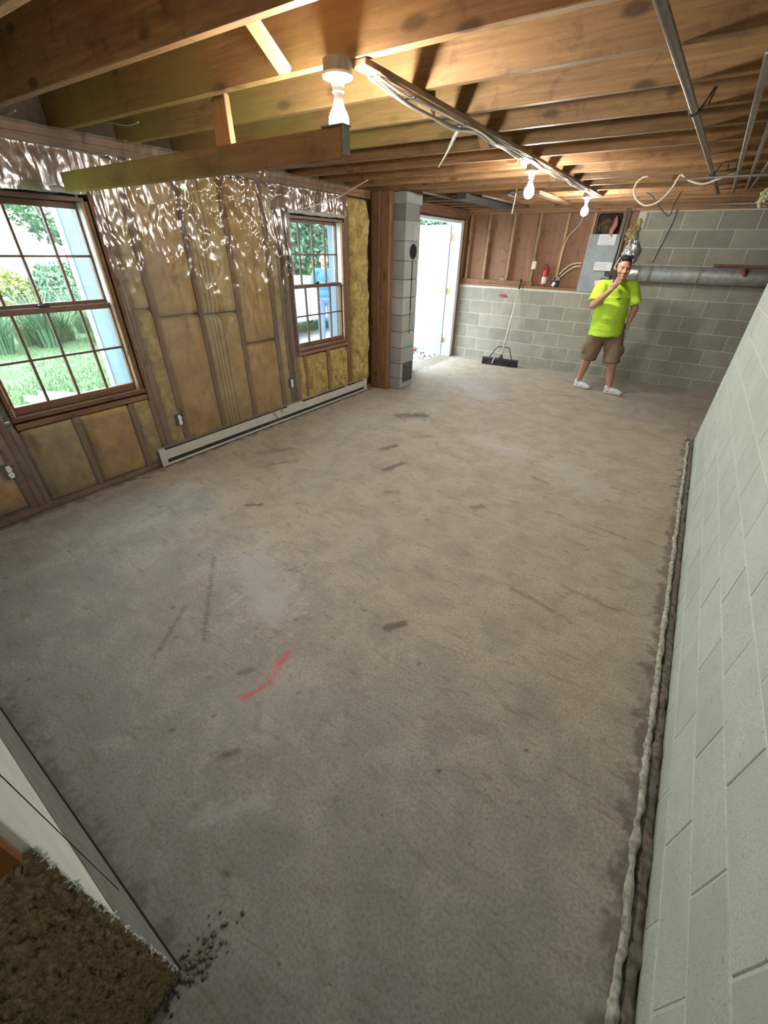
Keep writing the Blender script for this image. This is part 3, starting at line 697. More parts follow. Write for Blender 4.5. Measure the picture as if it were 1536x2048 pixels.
# ------------------------------------------------------------------ posts and chimney
for x0, x1, y, lab in ((-3.495, -3.375, 4.80, 'left of two brown timber posts, beside the exposed yellow batt'), (-3.372, -3.245, 4.82, 'right of two brown timber posts, against the grey block chimney')):
    o = bx('timber_post', (x0, y, 0), (x1, y+.09, ZJ-.002), MW['post'], None, .004); tag(o, lab, 'post', 'timber posts by the chimney')
ch = thing('chimney', 'grey concrete block chimney with round black flue hole and iron cleanout door', 'chimney', (-3.255, 5.095, 0))
B().box((-.155, -.155, 0), (.155, .155, 2.16)).obj('mortar_core', M_MORTARD, ch)
rows_c = [(0, .144)] + [(.144+COURSE*i, .144+COURSE*(i+1)) for i in range(10)]
for i, (z0, z1) in enumerate(rows_c[:-1]):
    if i >= 8:                                            # upper courses are split halves
        for a, b in ((-.17, -.002), (.002, .17)):
            o = B().box((-.17, a, z0+.006), (.17, b, min(z1, 2.135)-.004), .004).obj('chimney_block', M_CHIM, ch)
    else: B().box((-.17+random.uniform(-.002, .002), -.165, z0+.006), (.17+random.uniform(-.002, .002), .165, z1-.004), .005).obj('chimney_block', M_CHIM, ch)
B().box((-.178, -.178, 2.135), (.178, .178, 2.243), .006).obj('cap_course', M_CHIM, ch)
ft = B(); ft.box((.166, -.11, 1.565), (.173, .145, 1.765), .004); ft.obj('mortar_patch', M_CHIM, ch)
B().lathe([(.066, -.004), (.086, 0), (.086, .006), (.080, .006), (.078, -.002)], (.172, .015, 1.665), 28, 'X').obj('flue_ring', M_MORTARD, ch)
B().lathe([(.0001, .0), (.079, 0), (.079, .004), (.0001, .004)], (.1735, .015, 1.665), 28, 'X').obj('flue_shade_disc', M_TAR_SHADE, ch)  # flat black disc, the shade of the flue hole put into its colour
dp = B().box((.1665, .010, 1.02), (.1735, .027, 1.60), .001).box((.1665, .013, .72), (.173, .022, 1.02), .001).obj('tar_streak', M_TAR_SHADE, ch)
cd = B().box((.169, -.105, .09), (.180, .135, .345), .003).obj('cleanout_door', M_IRON, ch)
B().box((.180, -.085, .11), (.186, .115, .325), .003).cyl((.185, .09, .21), (.198, .09, .21), .008).obj('door_plate', M_IRON, cd)

# ------------------------------------------------------------------ baseboard heater
hb = thing('baseboard_heater', 'long off-white baseboard heater along the foot of the left wall', 'heater', (-3.47, 3.09, 0))
B().box((-.025, -1.52, .01), (-.018, 1.53, .165)).obj('back_plate', M_OFFWHITE, hb)
B().box((-.018, -1.52, .03), (.022, 1.53, .145)).obj('fin_core', M_DARK, hb)
B().box((.022, -1.52, .065), (.028, 1.53, .150), .002).obj('front_panel', M_OFFWHITE, hb)
B().box((-.018, -1.52, .012), (.034, 1.53, .030), .003).obj('bottom_lip', M_OFFWHITE, hb)
B().box((-.020, -1.52, .158), (-.002, 1.53, .166), .002).obj('top_lip', M_GREY, hb)
for y in (-1.52, 1.47): B().box((-.022, y, .012), (.031, y+.06, .168), .004).obj('end_cap', M_OFFWHITE, hb)
B().box((-.016, .02, .148), (.030, .26, .160), .002).obj('joint_cover', M_OFFWHITE, hb)

# ------------------------------------------------------------------ outlets
def outlet(y, z, lab, x=-3.47):
    t = thing('electrical_outlet', lab, 'outlet', (x, y, z), 0, 'outlets in the left wall')
    B().box((-.06, -.032, -.05), (-.012, .032, .05), .003).obj('outlet_box', M_BLACK, t)
    r = B(); r.box((-.012, -.013, -.045), (-.007, .013, .045), .002)
    for s in (-.021, .021): r.cyl((-.01, 0, s), (-.003, 0, s), .0165, n=18)
    r.obj('receptacle', M_WHITE, t)
    sl = B()
    for s in (-.021, .021):
        for k in (-.006, .006): sl.box((-.0035, k-.0012, s-.004), (-.0025, k+.0012, s+.005))
    tag(sl.obj('slots', M_DARK, t), kind='stuff')
outlet(.588, .362, 'white duplex outlet in black box at far left, left of the near window', -3.455)
outlet(1.845, .365, 'white duplex outlet in black box just right of the near window', -3.45)
outlet(3.232, .392, 'white duplex outlet in dark box left of the far window', -3.45)

# ------------------------------------------------------------------ hung plank, strapping, lamps
pk = thing('hanging_plank', 'mildewed plank with window glow painted into its yellow left end, hung below the joists over the near window', 'plank', bp(-2.214, 1.519, 1.977), AZ)
pk.rotation_euler = (0, -.009, AZ)
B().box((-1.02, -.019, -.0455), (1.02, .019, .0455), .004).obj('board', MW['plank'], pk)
pa, pb_ = Vector((.365, .030, -.02)), Vector((.10, .260, .275))
o = B().box((-.041, -.018, -(pb_-pa).length/2), (.041, .018, (pb_-pa).length/2), .003).obj('hanger', MW['fresh'], pk); o.location = (pa+pb_)/2
dz = (pb_-pa).normalized(); xx = (Vector((1, 0, 0)) - dz*dz.x).normalized(); o.rotation_euler = Matrix((xx, dz.cross(xx), dz)).transposed().to_euler()
B().box((.93, -.024, .0455), (1.03, .024, .050), .001).box((1.0205, -.022, -.03), (1.024, .022, .0455), .001).obj('metal_bracket', M_GALV, pk)
st = thing('wood_strapping', 'long narrow wood strip with stapled cables running under the joists', 'wood strip', (-1.265, 3.9, ZJ-.011))
B().box((-.032, -2.24, -.010), (.032, 2.24, .010), .002).obj('strip', MW['strap'], st)
for i, (dx, mt, ph, r) in enumerate(((-.020, M_CABLEW, 0, .0050), (.0, M_CABLEG, 1.3, .0055), (.018, M_CABLEW, 2.2, .0048))):
    pts = []
    for q in range(19):
        y = -2.15 + q*.24; pts.append((dx+.010*math.sin(q*1.7+ph), y, -.016-.010*abs(math.sin(q*PI/2*.98+ph*.2)) - (.02*math.sin(min(1, q/4)*PI) if q < 4 and i < 2 else 0)))
    B().tube(pts, r, 7).obj('cable', mt, st)
for q in range(9):
    y = -1.9+q*.48; B().box((-.036, y-.006, -.029), (.036, y+.006, -.0245)).obj('cable_staple', M_CABLEB, st)

def lamp(x, y, lab, ang=0):
    t = thing('ceiling_lamp', lab, 'lamp', (x, y, 0), ang, 'bare bulbs under the joists')
    B().lathe([(.050, ZJ-.002), (.052, ZJ-.002), (.052, ZJ-.036), (.048, ZJ-.038)], n=8).obj('junction_box', M_GREY, t)
    zt = ZJ-.038
    h = B().lathe([(.054, zt), (.057, zt-.006), (.054, zt-.012), (.030, zt-.018), (.024, zt-.024), (.021, zt-.045), (.0225, zt-.046), (.021, zt-.050), (.015, zt-.050)]).obj('lampholder', M_PORC, t, True)
    sc = B()
    for a in (.5, 2.3, 3.9, 5.5): sc.cyl((.040*math.cos(a), .040*math.sin(a), zt-.014), (.040*math.cos(a), .040*math.sin(a), zt-.018), .004, n=8)
    tag(sc.obj('screw', M_GREY, h), kind='stuff')
    B().lathe([(.012, zt-.046), (.0165, zt-.05), (.0175, zt-.075), (.026, zt-.098), (.022, zt-.100)]).obj('bulb_collar', M_PORC, t, True)
    B().lathe([(.020, zt-.098), (.028, zt-.0985), (.036, zt-.116), (.0375, zt-.133), (.034, zt-.150), (.023, zt-.165), (.009, zt-.172), (.001, zt-.173)]).obj('bulb_globe', M_BULB, t, True)
lamp(-1.335, 1.625, 'nearest bare lit bulb in white lampholder, at the head of the wood strip')
lamp(-1.352, 3.96, 'middle bare lit bulb, with a coil of cable behind it')
lamp(-1.345, 5.90, 'farthest bare lit bulb, in front of the back wall')

# ------------------------------------------------------------------ pipes and cables at the ceiling
def pipe(name, pts, r, mat, lab, cat, grp=None, smooth=False, n=12):
    o = B().tube(pts, r, n, smooth).obj(name, mat, None, True); return tag(o, lab, cat, grp)
pt = thing('steel_pipe', 'longest steel pipe under the joists, right of the wood strip', 'pipe', (0, 0, 0))
B().tube([(-.345, 1.2, ZJ-.016), (-.290, 2.6, ZJ-.016), (-.235, 4.2, ZJ-.016), (-.165, 6.35, ZJ-.016)], .0145, 12, False).obj('pipe', M_STEEL, pt, True)
for y, x in ((2.88, -.281), (4.85, -.214)):
    B().tube([(x-.028, y, ZJ+.02), (x-.018, y, ZJ-.020), (x, y, ZJ-.034), (x+.018, y, ZJ-.020), (x+.05, y+.02, ZJ+.06)], .004, 6).obj('hanger_strap', M_CABLEB, pt)
for i, (a, b, lab) in enumerate((((-.060, 2.25), (-.040, 6.25), 'left of three steel pipes grouped under the joists at right'), ((.018, 3.2), (.060, 6.2), 'middle of three steel pipes grouped under the joists at right'), ((.125, 3.6), (.085, 6.15), 'right of three steel pipes grouped under the joists at right'))):
    t = thing('steel_pipe', lab, 'pipe', (0, 0, 0), 0, 'three pipes at the right of the ceiling')
    r = .013 if i == 0 else .010
    B().tube([(a[0], a[1], ZJ-.016), (b[0], b[1], ZJ-.016)], r, 12, False).obj('pipe', M_STEEL, t, True)
    yc = (a[1]+b[1])/2; xc = (a[0]+b[0])/2
    B().cyl((xc, yc-.02, ZJ-.016), (xc, yc+.02, ZJ-.016), r+.004).obj('coupling', M_STEEL, t)
pipe('conduit', [(-.42, 4.94, ZJ-.032), (.9, 5.0, ZJ-.032)], .009, M_STEEL, 'thin pipe running crosswise under the joists near the back at right', 'pipe')
pipe('steel_pipe', [(-.30, 7.35, ZJ-.03), (1.9, 7.45, ZJ-.03)], .013, M_STEEL, 'dark pipe running along the top of the back wall at right', 'pipe')
lp = [(-.675, 2.244), (-.715, 2.237), (-.750, 2.205), (-.757, 2.150), (-.722, 2.095), (-.665, 2.055), (-.610, 2.044), (-.540, 2.068), (-.475, 2.148), (-.440, 2.240), (-.400, 2.222), (-.341, 2.194), (-.249, 2.176), (-.145, 2.209), (-.043, 2.240)]
pipe('cable', [(x, 4.95+.02*i/14, z) for i, (x, z) in enumerate(lp)], .0075, M_CABLEW, 'thick cream cable hanging in a loop below the joists at right', 'cable', None, True)
pipe('cable', [(-.815, 6.16, 2.25), (-.73, 6.15, 2.20), (-.65, 6.14, 2.12), (-.525, 6.12, 2.035), (-.515, 6.14, 2.137), (-.48, 6.16, 2.25)], .006, M_CABLEB, 'thin dark cable hanging in a V behind the cream loop', 'cable', None, True)
# lone wires and wood under the joists at the back left
pipe('steel_pipe', [(-2.90, 4.95, ZJ-.02), (-2.80, 6.95, ZJ-.02)], .014, M_STEEL, 'left of two dark pipes under the joists beyond the chimney', 'pipe', 'two pipes beyond the chimney')
pipe('steel_pipe', [(-2.42, 5.5, ZJ-.02), (-2.36, 7.0, ZJ-.02)], .014, M_STEEL, 'right of two dark pipes under the joists beyond the chimney', 'pipe', 'two pipes beyond the chimney')
du = bx('metal_duct', (-2.66, 5.33, ZJ-.062), (-2.54, 6.9, ZJ-.003), M_DARKMETAL, None, .006); tag(du, 'dark rectangular duct between the two pipes beyond the chimney', 'duct')
wb = bx('wood_board', (-1.815, 5.42, ZJ-.040), (-1.735, 6.7, ZJ-.004), MW['strap'], None, .003); tag(wb, 'short pale board under the joists left of the farthest bulb', 'wood board')
cpts = []
for q in range(40):
    a = q*.55; cpts.append((-1.93+(.14+.02*math.sin(q))*math.cos(a), 5.40+.12*math.sin(a), ZJ-.025-.020*math.sin(q*.31)**2))
pipe('cable_coil', cpts, .006, M_CABLEG, 'coil of grey cable under the joists, seen just below the middle bulb', 'cable', None, True, 6)
pipe('cable', [(-1.95, 5.312, 2.249), (-1.957, 5.315, 2.16), (-1.963, 5.32, 2.10), (-1.97, 5.32, 2.035)], .006, M_CABLEW, 'short cream cable end dangling below the coil', 'cable', None, True)
rg = B().tube([(-1.30, 2.58, ZJ-.02), (-1.33, 2.57, 2.18), (-1.36, 2.56, 2.12), (-1.40, 2.55, 2.06)], [.012, .014, .013, .012, .011, .010, .010, .009, .008, .008, .007, .006, .006, .005, .005, .004, .003, .003, .002], 6)
tag(rg.obj('torn_plastic_strip', M_ROLL, None, True), 'torn strip of plastic dangling from the wood strip', 'plastic strip')
pipe('cable', [(-3.0, 4.063, 2.244), (-3.16, 4.05, 2.19), (-3.36, 4.0, 2.11), (-3.43, 3.6, 2.0)], .004, M_CABLEW, 'thin white wire hanging from the joists above the far window', 'cable', None, True)
for (x, y), lab in (((-3.25, 1.30), 'white string end hanging at the joist ends over the near window, left one'), ((-2.9, 1.76), 'white string end hanging at the joist ends over the near window, right one')):
    pipe('string', [(x-.30, y, 2.28), (x-.15, y+.01, 2.255), (x, y, 2.252)], .004, M_ROLL, lab, 'string', 'strings by the joist ends', True, 6)

# ------------------------------------------------------------------ things at the back wall
eb = thing('service_board', 'speckled grey board on the back wall behind the man, with papers and label', 'board', bp(-1.375, YB-.027, 1.19), AZ)
B().box((-.205, -.0, .0), (.205, .024, .735), .004).obj('board', M_PANEL, eb)
pp = B().box((-.072, -.003, .605), (.155, -.001, .732)).obj('paper_notice', M_PAPER, eb)
tx = B()
for i in range(6): tx.box((-.055, -.0036, .622+i*.017), (-.055+[.16, .19, .12, .18, .15, .17][i], -.0031, .626+i*.017))
tag(tx.obj('printed_lines', M_PAPERT, pp), kind='stuff')
pb = B().box((-.035, -.045, .285), (.205, -.001, .395), .004).obj('label_box', M_PAPER, eb)
tx = B()
for i in range(4): tx.box((-.02, -.0458, .305+i*.02), (.12+.02*(i % 2), -.0451, .310+i*.02))
tag(tx.obj('printed_lines', M_PAPERT, pb), kind='stuff')
B().box((.135, -.055, .225), (.225, -.002, .283), .004).box((.10, -.035, .12), (.16, -.002, .19), .004).obj('breaker', M_BLACK, eb)
B().box((.03, -.045, .10), (.10, -.002, .16), .004).obj('small_box', M_PAPER, eb)
for x, r in ((-1.175, .013), (-1.14, .010)):
    pipe('conduit', [bp(x, YB-.02, 2.22), bp(x+.005, YB-.02, 1.25)], r, M_GALV, 'left of two metal conduits at right of the grey board' if x < -1.16 else 'right of two metal conduits at right of the grey board', 'conduit', 'conduits beside the grey board')
pipe('conduit', [bp(-.585, YB-.015, 2.19), bp(-.60, YB-.015, 2.0), bp(-.64, YB-.018, 1.80), bp(-.68, YB-.018, 1.60)], .010, M_GALV, 'bent metal conduit on the upper right of the back block wall', 'conduit', None, True)
# galvanised round duct along the back wall
dt = thing('round_duct', 'round galvanised duct running along the right of the back block wall', 'duct', bp(-.25, YB-.115, 1.462), AZ)
B().cyl((-.80, 0, 0), (2.6, 0, 0), .098, n=36).obj('pipe', M_GALV, dt, True)
for x in (-.40, .18, .95, 1.8): B().cyl((x-.012, 0, 0), (x+.012, 0, 0), .1015, n=36).obj('seam_band', M_GALV, dt)
B().cyl((-.86, 0, 0), (-.55, 0, 0), .104, n=28).obj('foil_wrap', M_FOIL, dt)
B().box((.30, .085, .10), (1.9, .112, .135), .004).obj('wood_ledger', MW['platex'], dt)
B().cyl((.62, -.09, .085), (.66, -.112, .01), .045, .012, 10).obj('duct_hanger', MW['platex'], dt)
def clump(name, c, r, mat, lab, cat, n=60, seed=0):
    n = int(n*1.8)
    R = np.random.default_rng(seed); b = B()
    for _ in range(n):
        p = R.normal(size=3); p /= np.linalg.norm(p); p *= R.uniform(.2, 1)
        b.ball((c[0]+p[0]*r[0], c[1]+p[1]*r[1], c[2]+p[2]*r[2]), tuple(R.uniform(.10, .30)*x for x in r), 8, 6, Matrix.Rotation(R.uniform(0, 3), 3, 'Y'))
    return tag(b.obj(name, mat, None, mat is not M_FOIL), lab, cat)
def crumple(name, c, r, mat, lab, cat, seed):
    b = B(); b.ball((0, 0, 0), 1.0, 26, 18)
    for v in b.bm.verts:
        n_ = 1+.35*fbm(tuple(v.co*2.2+Vector((seed, 0, 0))), 3)+.14*fbm(tuple(v.co*6+Vector((0, seed, 0))), 2)
        v.co = Vector((v.co.x*r[0]*n_+c[0], v.co.y*r[1]*n_+c[1], v.co.z*r[2]*n_+c[2]))
    return tag(b.obj(name, mat), lab, cat)
clump('insulation_clump', bp(-1.03, YB-.045, 1.93), (.085, .035, .11), M_GLASSW, 'ragged clump of brown insulation stuffed right of the grey board', 'insulation', 60, 1)
clump('insulation_clump', bp(-.985, YB-.02, 2.05), (.05, .03, .05), M_BATTY, 'small yellow tuft of insulation at the top of the brown clump', 'insulation', 30, 2)
crumple('foil_clump', bp(-.985, YB-.075, 1.72), (.095, .055, .135), M_FOIL, 'crumpled foil-wrapped elbow above the duct, behind the man', 'foil', 3)
hl = B().box((-.17, -.004, .0), (.15, .03, .25), .02)
ho = hl.obj('wall_opening', M_DARK); ho.location = bp(-1.375, YB+.09, 1.925); ho.rotation_euler = (0, 0, AZ); tag(ho, 'dark opening with torn edges above the grey board', 'hole')
clump('insulation_batt', bp(-1.40, YB+.06, 2.02), (.15, .03, .10), m_plain('dark_fibre', (.11, .075, .05), .95, 0, .5, 20, 1), 'dark brown insulation packed into the opening above the grey board', 'insulation', 40, 5)
fl = B().tube([bp(-1.29, YB-.01, 2.14), bp(-1.275, YB-.03, 2.04), bp(-1.30, YB-.035, 1.96), bp(-1.285, YB-.03, 1.885)], [.004]+[.010, .018, .026, .030, .032, .034, .034, .034, .034, .033, .032, .030, .028, .024, .018, .010, .006, .002], 5)
tag(fl.obj('ribbon', M_TAPE, None, True), 'faded pink ribbon hanging over the paper on the grey board', 'ribbon')
pipe('cable', [bp(-1.60, YB-.02, 1.565), bp(-1.73, YB-.02, 1.55), bp(-1.83, YB-.0, 1.48), bp(-1.90, YB+.02, 1.40)], .007, M_CABLEW, 'upper of two cream cables curving from the meter to the grey board', 'cable', 'cables to the grey board', True)
pipe('cable', [bp(-1.60, YB-.02, 1.525), bp(-1.70, YB-.025, 1.51), bp(-1.80, YB-.01, 1.44), bp(-1.885, YB+.02, 1.36)], .007, M_CABLEW, 'lower of two cream cables curving from the meter to the grey board', 'cable', 'cables to the grey board', True)
pipe('cable', [bp(-1.72, YB-.02, 2.18), bp(-1.77, YB-.01, 2.03), bp(-1.88, YB+.0, 1.90), bp(-1.92, YB+.01, 1.75), bp(-1.935, YB+.012, 1.5)], .005, M_CABLEW, 'thin cable running down the stud right of the extinguisher', 'cable', None, True)
pipe('cable', [bp(-2.30, YB+.01, 2.17), bp(-2.31, YB+.005, 1.9), bp(-2.35, YB+.008, 1.75), bp(-2.30, YB+.005, 1.56)], .005, M_CABLEG, 'thin grey cable running down a back stud to a switch box', 'cable', None, True)
sw = thing('switch_box', 'small cream switch box on the stud left of the extinguisher', 'switch', bp(-2.31, YB+.002, 1.515), AZ)
B().box((-.032, -.03, -.055), (.032, .018, .055), .006).obj('box', M_CABLEW, sw); B().box((-.008, -.036, -.015), (.008, -.03, .015), .002).obj('toggle', M_WHITE, sw)
mb = thing('valve_box', 'black and white shut-off device on the ledge right of the extinguisher', 'valve', bp(-1.93, YB+.03, 1.227), AZ)
B().box((-.06, -.035, 0), (.05, .035, .10), .012).obj('body', M_BLACK, mb)
B().box((-.05, -.045, .09), (.06, .03, .15), .015, 2).obj('cover', M_GREY, mb); B().box((-.045, -.044, .01), (-.0, -.036, .07), .003, 1, Matrix.Rotation(.4, 3, 'Y')).obj('tag', M_WHITE, mb)
B().cyl((-.02, -.04, .12), (-.02, -.055, .12), .018).obj('knob', M_BLACK, mb)
fe = thing('fire_extinguisher', 'red fire extinguisher with white label standing on the back wall ledge', 'extinguisher', bp(-2.125, YB+.05, 1.2265), AZ)
B().lathe([(.034, 0), (.038, .006), (.038, .205), (.034, .225), (.022, .242), (.014, .248), (.014, .262)]).obj('cylinder', M_RED, fe, True)
B().lathe([(.0386, .035), (.0386, .135), (.038, .135), (.038, .035)]).obj('label', M_PAPER, fe, True)
B().cyl((0, 0, .258), (0, 0, .285), .016).box((-.010, -.05, .280), (.010, .02, .290), .002).box((-.010, -.055, .297), (.010, .02, .305), .002, 1, Matrix.Rotation(.15, 3, 'X')).obj('valve_handle', M_RED, fe)
B().tube([(.014, 0, .27), (.045, 0, .265), (.05, 0, .22), (.047, 0, .16)], .006, 7).obj('hose', M_BLACK, fe)
clump('spray_foam', bp(-2.80, YB+.03, 1.30), (.07, .03, .022), m_plain('cream_foam', (.50, .42, .30), .9, 0, .2, 30, .5), 'blob of cream foam at the foot of a back stud above the broom', 'foam', 26, 8)
clump('insulation_clump', (.222, 5.775, 2.145), (.055, .05, .09), m_plain('cream_fluff', (.62, .58, .38), .95, 0, .2, 30, 1.0), 'cream tuft of insulation hanging from the joists at the far right', 'insulation', 30, 9)
pm = B()
R = np.random.default_rng(3)
for _ in range(26):
    x, z = R.uniform(-.06, .06), R.uniform(-.025, .02); z -= .25*abs(x)
    pm.box((x-.03, -.0008, z-.007), (x+.03, .0004, z+.007), 0, 1, Matrix.Rotation(R.uniform(-.25, .25), 3, 'Y'))
po = pm.obj('paint_mark', M_PINK, wall_back); po.location = bp(-2.735, YB-.0022, 1.065); po.rotation_euler = (0, 0, AZ)

# push broom leaning on the back wall
br = thing('push_broom', 'black push broom with pale pole leaning on the back block wall', 'broom', (-2.50, 7.28, 0), .11)
B().box((-.31, -.035, .075), (.31, .035, .115), .006).obj('head', M_BLACK, br)
bs = B()
for i in range(31):
    for j in range(4):
        x, y = -.298+i*.0199, -.026+j*.0173; bs.cyl((x+.0, y, .078), (x+R.uniform(-.012, .012), y*1.5+R.uniform(-.006, .006), .003), .0075, .009, 6)
tag(bs.obj('bristles', M_BLACK, br), kind='stuff')
base = Vector((0, .03, .11)); tip = Vector((.062, .315, 1.315))
dv = (tip-base)
B().cyl(base, base+dv*.88, .0115).obj('pole', m_plain('pale_pole', (.66, .60, .47), .4, 0, .06), br, True)
B().cyl(base+dv*.88, tip, .0135).obj('grip', M_BLACK, br, True)
B().cyl(base-dv*.01, base+dv*.05, .022).box((-.04, .0, .105), (.04, .06, .125), .004).obj('socket', M_BLACK, br)
a = base+dv*.15
B().tube([(-.20, .0, .112), (-.09, a.y, a.z), (.11, a.y, a.z), (.20, .0, .112)], .0085, 8, False).obj('brace', M_BLACK, br)
B().box((-.125, -.040, .02), (-.105, -.036, .125), .001, 1, Matrix.Rotation(.35, 3, 'Y')).obj('pale_tag', M_OFFWHITE, br)

# ------------------------------------------------------------------ the man in the yellow shirt
def hand(b, wrist, palm_dir, across, normal, curl, size=1.0, thumb_side=1):
    """palm and five bent fingers added to builder b"""
    d, a = Vector(palm_dir).normalized(), Vector(across); a = (a-d*a.dot(d)).normalized(); n_ = a.cross(d)
    if n_.dot(Vector(normal)) < 0: n_ = -n_
    w = Vector(wrist); c = w + d*.050*size
    rot = Matrix((a, d, n_)).transposed()
    b.ball(c, (.040*size, .052*size, .021*size), 14, 10, rot)
    for i, (off, ln) in enumerate(((-.030, .072), (-.010, .080), (.010, .076), (.029, .060))):
        p = w + d*.088*size + a*off*size; r = .0118*size
        ang = 0; segs = (.45, .30, .25)
        for s_, c_ in zip(segs, (curl*.7, curl, curl*.8)):
            ang += c_; q = p + (d*math.cos(ang)+n_*math.sin(ang))*ln*s_*size
            b.cap(p, r, q, r*.9, 10); p, r = q, r*.9
    p = w + d*.025*size - a*.030*size*thumb_side
    for ln, t in ((.040, .55), (.030, .25)):
        q = p + (d*(1-t*.4) - a*t*thumb_side + n_*.35).normalized()*ln*size
        b.cap(p, .0138*size, q, .0122*size, 10); p = q
def head(b, c, fwd, s=1.0, tilt=0):
    f = Vector((fwd[0], fwd[1], 0)).normalized(); l = Vector((-f.y, f.x, 0)); u = Vector((0, 0, 1))
    rot = Matrix((l, f, u)).transposed()
    P = lambda x, y, z: Vector(c) + (rot @ Vector((x, y, z)))*s
    E = lambda x, y, z, r: b.ball(P(x, y, z), tuple(k*s for k in r), 18, 12, rot)
    E(0, -.012, .030, (.077, .096, .088)); E(0, .018, -.035, (.066, .074, .080)); E(0, .032, -.072, (.056, .054, .044))
    E(0, .080, -.090, (.024, .018, .018)); E(0, .086, .022, (.055, .014, .014))
    b.cap(P(0, .090, .008), .010*s, P(0, .108, -.028), .0155*s, 10); E(.013, .097, -.031, (.011, .011, .009)); E(-.013, .097, -.031, (.011, .011, .009))
    for sx in (-1, 1):
        E(sx*.040, .065, -.026, (.024, .026, .022)); E(sx*.079, -.008, -.012, (.010, .020, .031)); E(sx*.034, .040, -.062, (.028, .042, .034))
    E(0, .092, -.056, (.025, .010, .007)); E(0, .091, -.068, (.021, .010, .007))
    return P, rot, l, f
man = thing('person', 'man in hi-vis yellow t-shirt and khaki shorts, phone held to his mouth', 'person', (-.84, 6.66, 0))
inv = Matrix.Translation((.84, -6.66, 0))
def V3(*a): return Vector(a)
fT = V3(math.sin(.62), -math.cos(.62), 0); lT = V3(-fT.y, fT.x, 0)       # torso facing and its left
rotT = Matrix((lT, fT, V3(0, 0, 1))).transposed()
fH = (math.sin(.42), -math.cos(.42))
HC = V3(-.885, 6.585, 1.530)
shR, shL = V3(-1.065, 6.54, 1.335), V3(-.745, 6.745, 1.340)
elR, wrR = V3(-1.085, 6.42, 1.115), V3(-.905, 6.33, 1.315)
elL, wrL = V3(-.625, 6.775, 1.085), V3(-.640, 6.70, .935)
hipR, hipL = V3(-.945, 6.60, .80), V3(-.775, 6.72, .80)
knR, knL = V3(-.995, 6.67, .46), V3(-.675, 6.63, .45)
anR, anL = V3(-1.06, 6.72, .10), V3(-.625, 6.625, .09)
b = B()
P, rotH, lH, fHv = head(b, HC, fH, 1.12)
b.cap(V3(-.90, 6.64, 1.34), .072, V3(-.888, 6.605, 1.46), .064)
b.cap(shR, .058, shL, .058); b.ball(V3(-.88, 6.655, 1.18), (.165, .115, .20), 18, 12, rotT); b.ball(V3(-.855, 6.64, .92), (.17, .14, .16), 18, 12, rotT)
b.cap(shR, .052, elR, .044); b.cap(elR, .046, elR.lerp(wrR, .35), .047); b.cap(elR.lerp(wrR, .35), .047, wrR, .028)
b.cap(shL, .052, elL, .044); b.cap(elL, .044, elL.lerp(wrL, .4), .042); b.cap(elL.lerp(wrL, .4), .042, wrL, .028)
pd = (V3(-.862, 6.335, 1.40)-wrR)
hand(b, wrR, pd, V3(.80, .22, -.50), V3(-.25, .95, .1), .50, .95, 1)
hand(b, wrL, V3(-.06, .05, -1), V3(.5, -.85, 0), V3(-.85, -.5, -.1), .62, .95, 1)
for hp, kn, an in ((hipR, knR, anR), (hipL, knL, anL)):
    b.cap(hp, .088, kn, .060); cf = kn.lerp(an, .32) + V3(-.012, .022, 0)
    b.cap(kn, .056, cf, .060); b.cap(cf, .060, an, .037); b.cap(an, .037, an+V3(.0, 0, -.05), .038)
b._x(b.bm.verts[:], inv)
body = remesh(b, 'body', M_SKIN, .0048, man, 2)
# hair, eyes, brows, mouth
hb_ = B()
for x, y, z, r in ((0, -.020, .062, (.080, .092, .072)), (0, -.055, .010, (.074, .060, .062)), (0, .030, .105, (.062, .055, .024)), (0, .062, .100, (.052, .026, .022)), (.066, .005, .032, (.016, .030, .034)), (-.066, .005, .032, (.016, .030, .034))):
    hb_.ball(P(x, y, z), tuple(k*1.12 for k in r), 16, 10, rotH)
hb_._x(hb_.bm.verts[:], inv); remesh(hb_, 'hair', M_HAIR, .006, man, 2)
for sx in (-1, 1):
    e = B().ball(inv @ P(sx*.031, .0800, .006), (.0125, .0105, .0078), 12, 8, rotH).obj('eye', M_EYEW, man, True)
    B().ball(inv @ P(sx*.031, .0860, .006), (.0068, .0068, .0068), 10, 6).obj('iris', M_EYED, e, True)
    B().cap(inv @ P(sx*.018, .0985, .024), .0032, inv @ P(sx*.046, .089, .027), .0028, 8).obj('eyebrow', M_HAIR, man)
B().ball(inv @ P(0, .100, -.062), (.020, .006, .0055), 12, 6, rotH).obj('mouth', M_LIP, man, True)
sg = B()
for sx in (-1, 1): sg.ball(inv @ P(sx*.036, .062, .112), (.040, .018, .022), 14, 8, rotH)
sg.cap(inv @ P(-.012, .074, .120), .005, inv @ P(.012, .074, .120), .005, 8)
sgo = sg.obj('sunglasses', M_BLACK, man, True)
for sx in (-1, 1): B().cap(inv @ P(sx*.072, .050, .108), .0048, inv @ P(sx*.086, -.030, .010), .0042, 8).obj('temple_arm', M_WHITE, sgo)
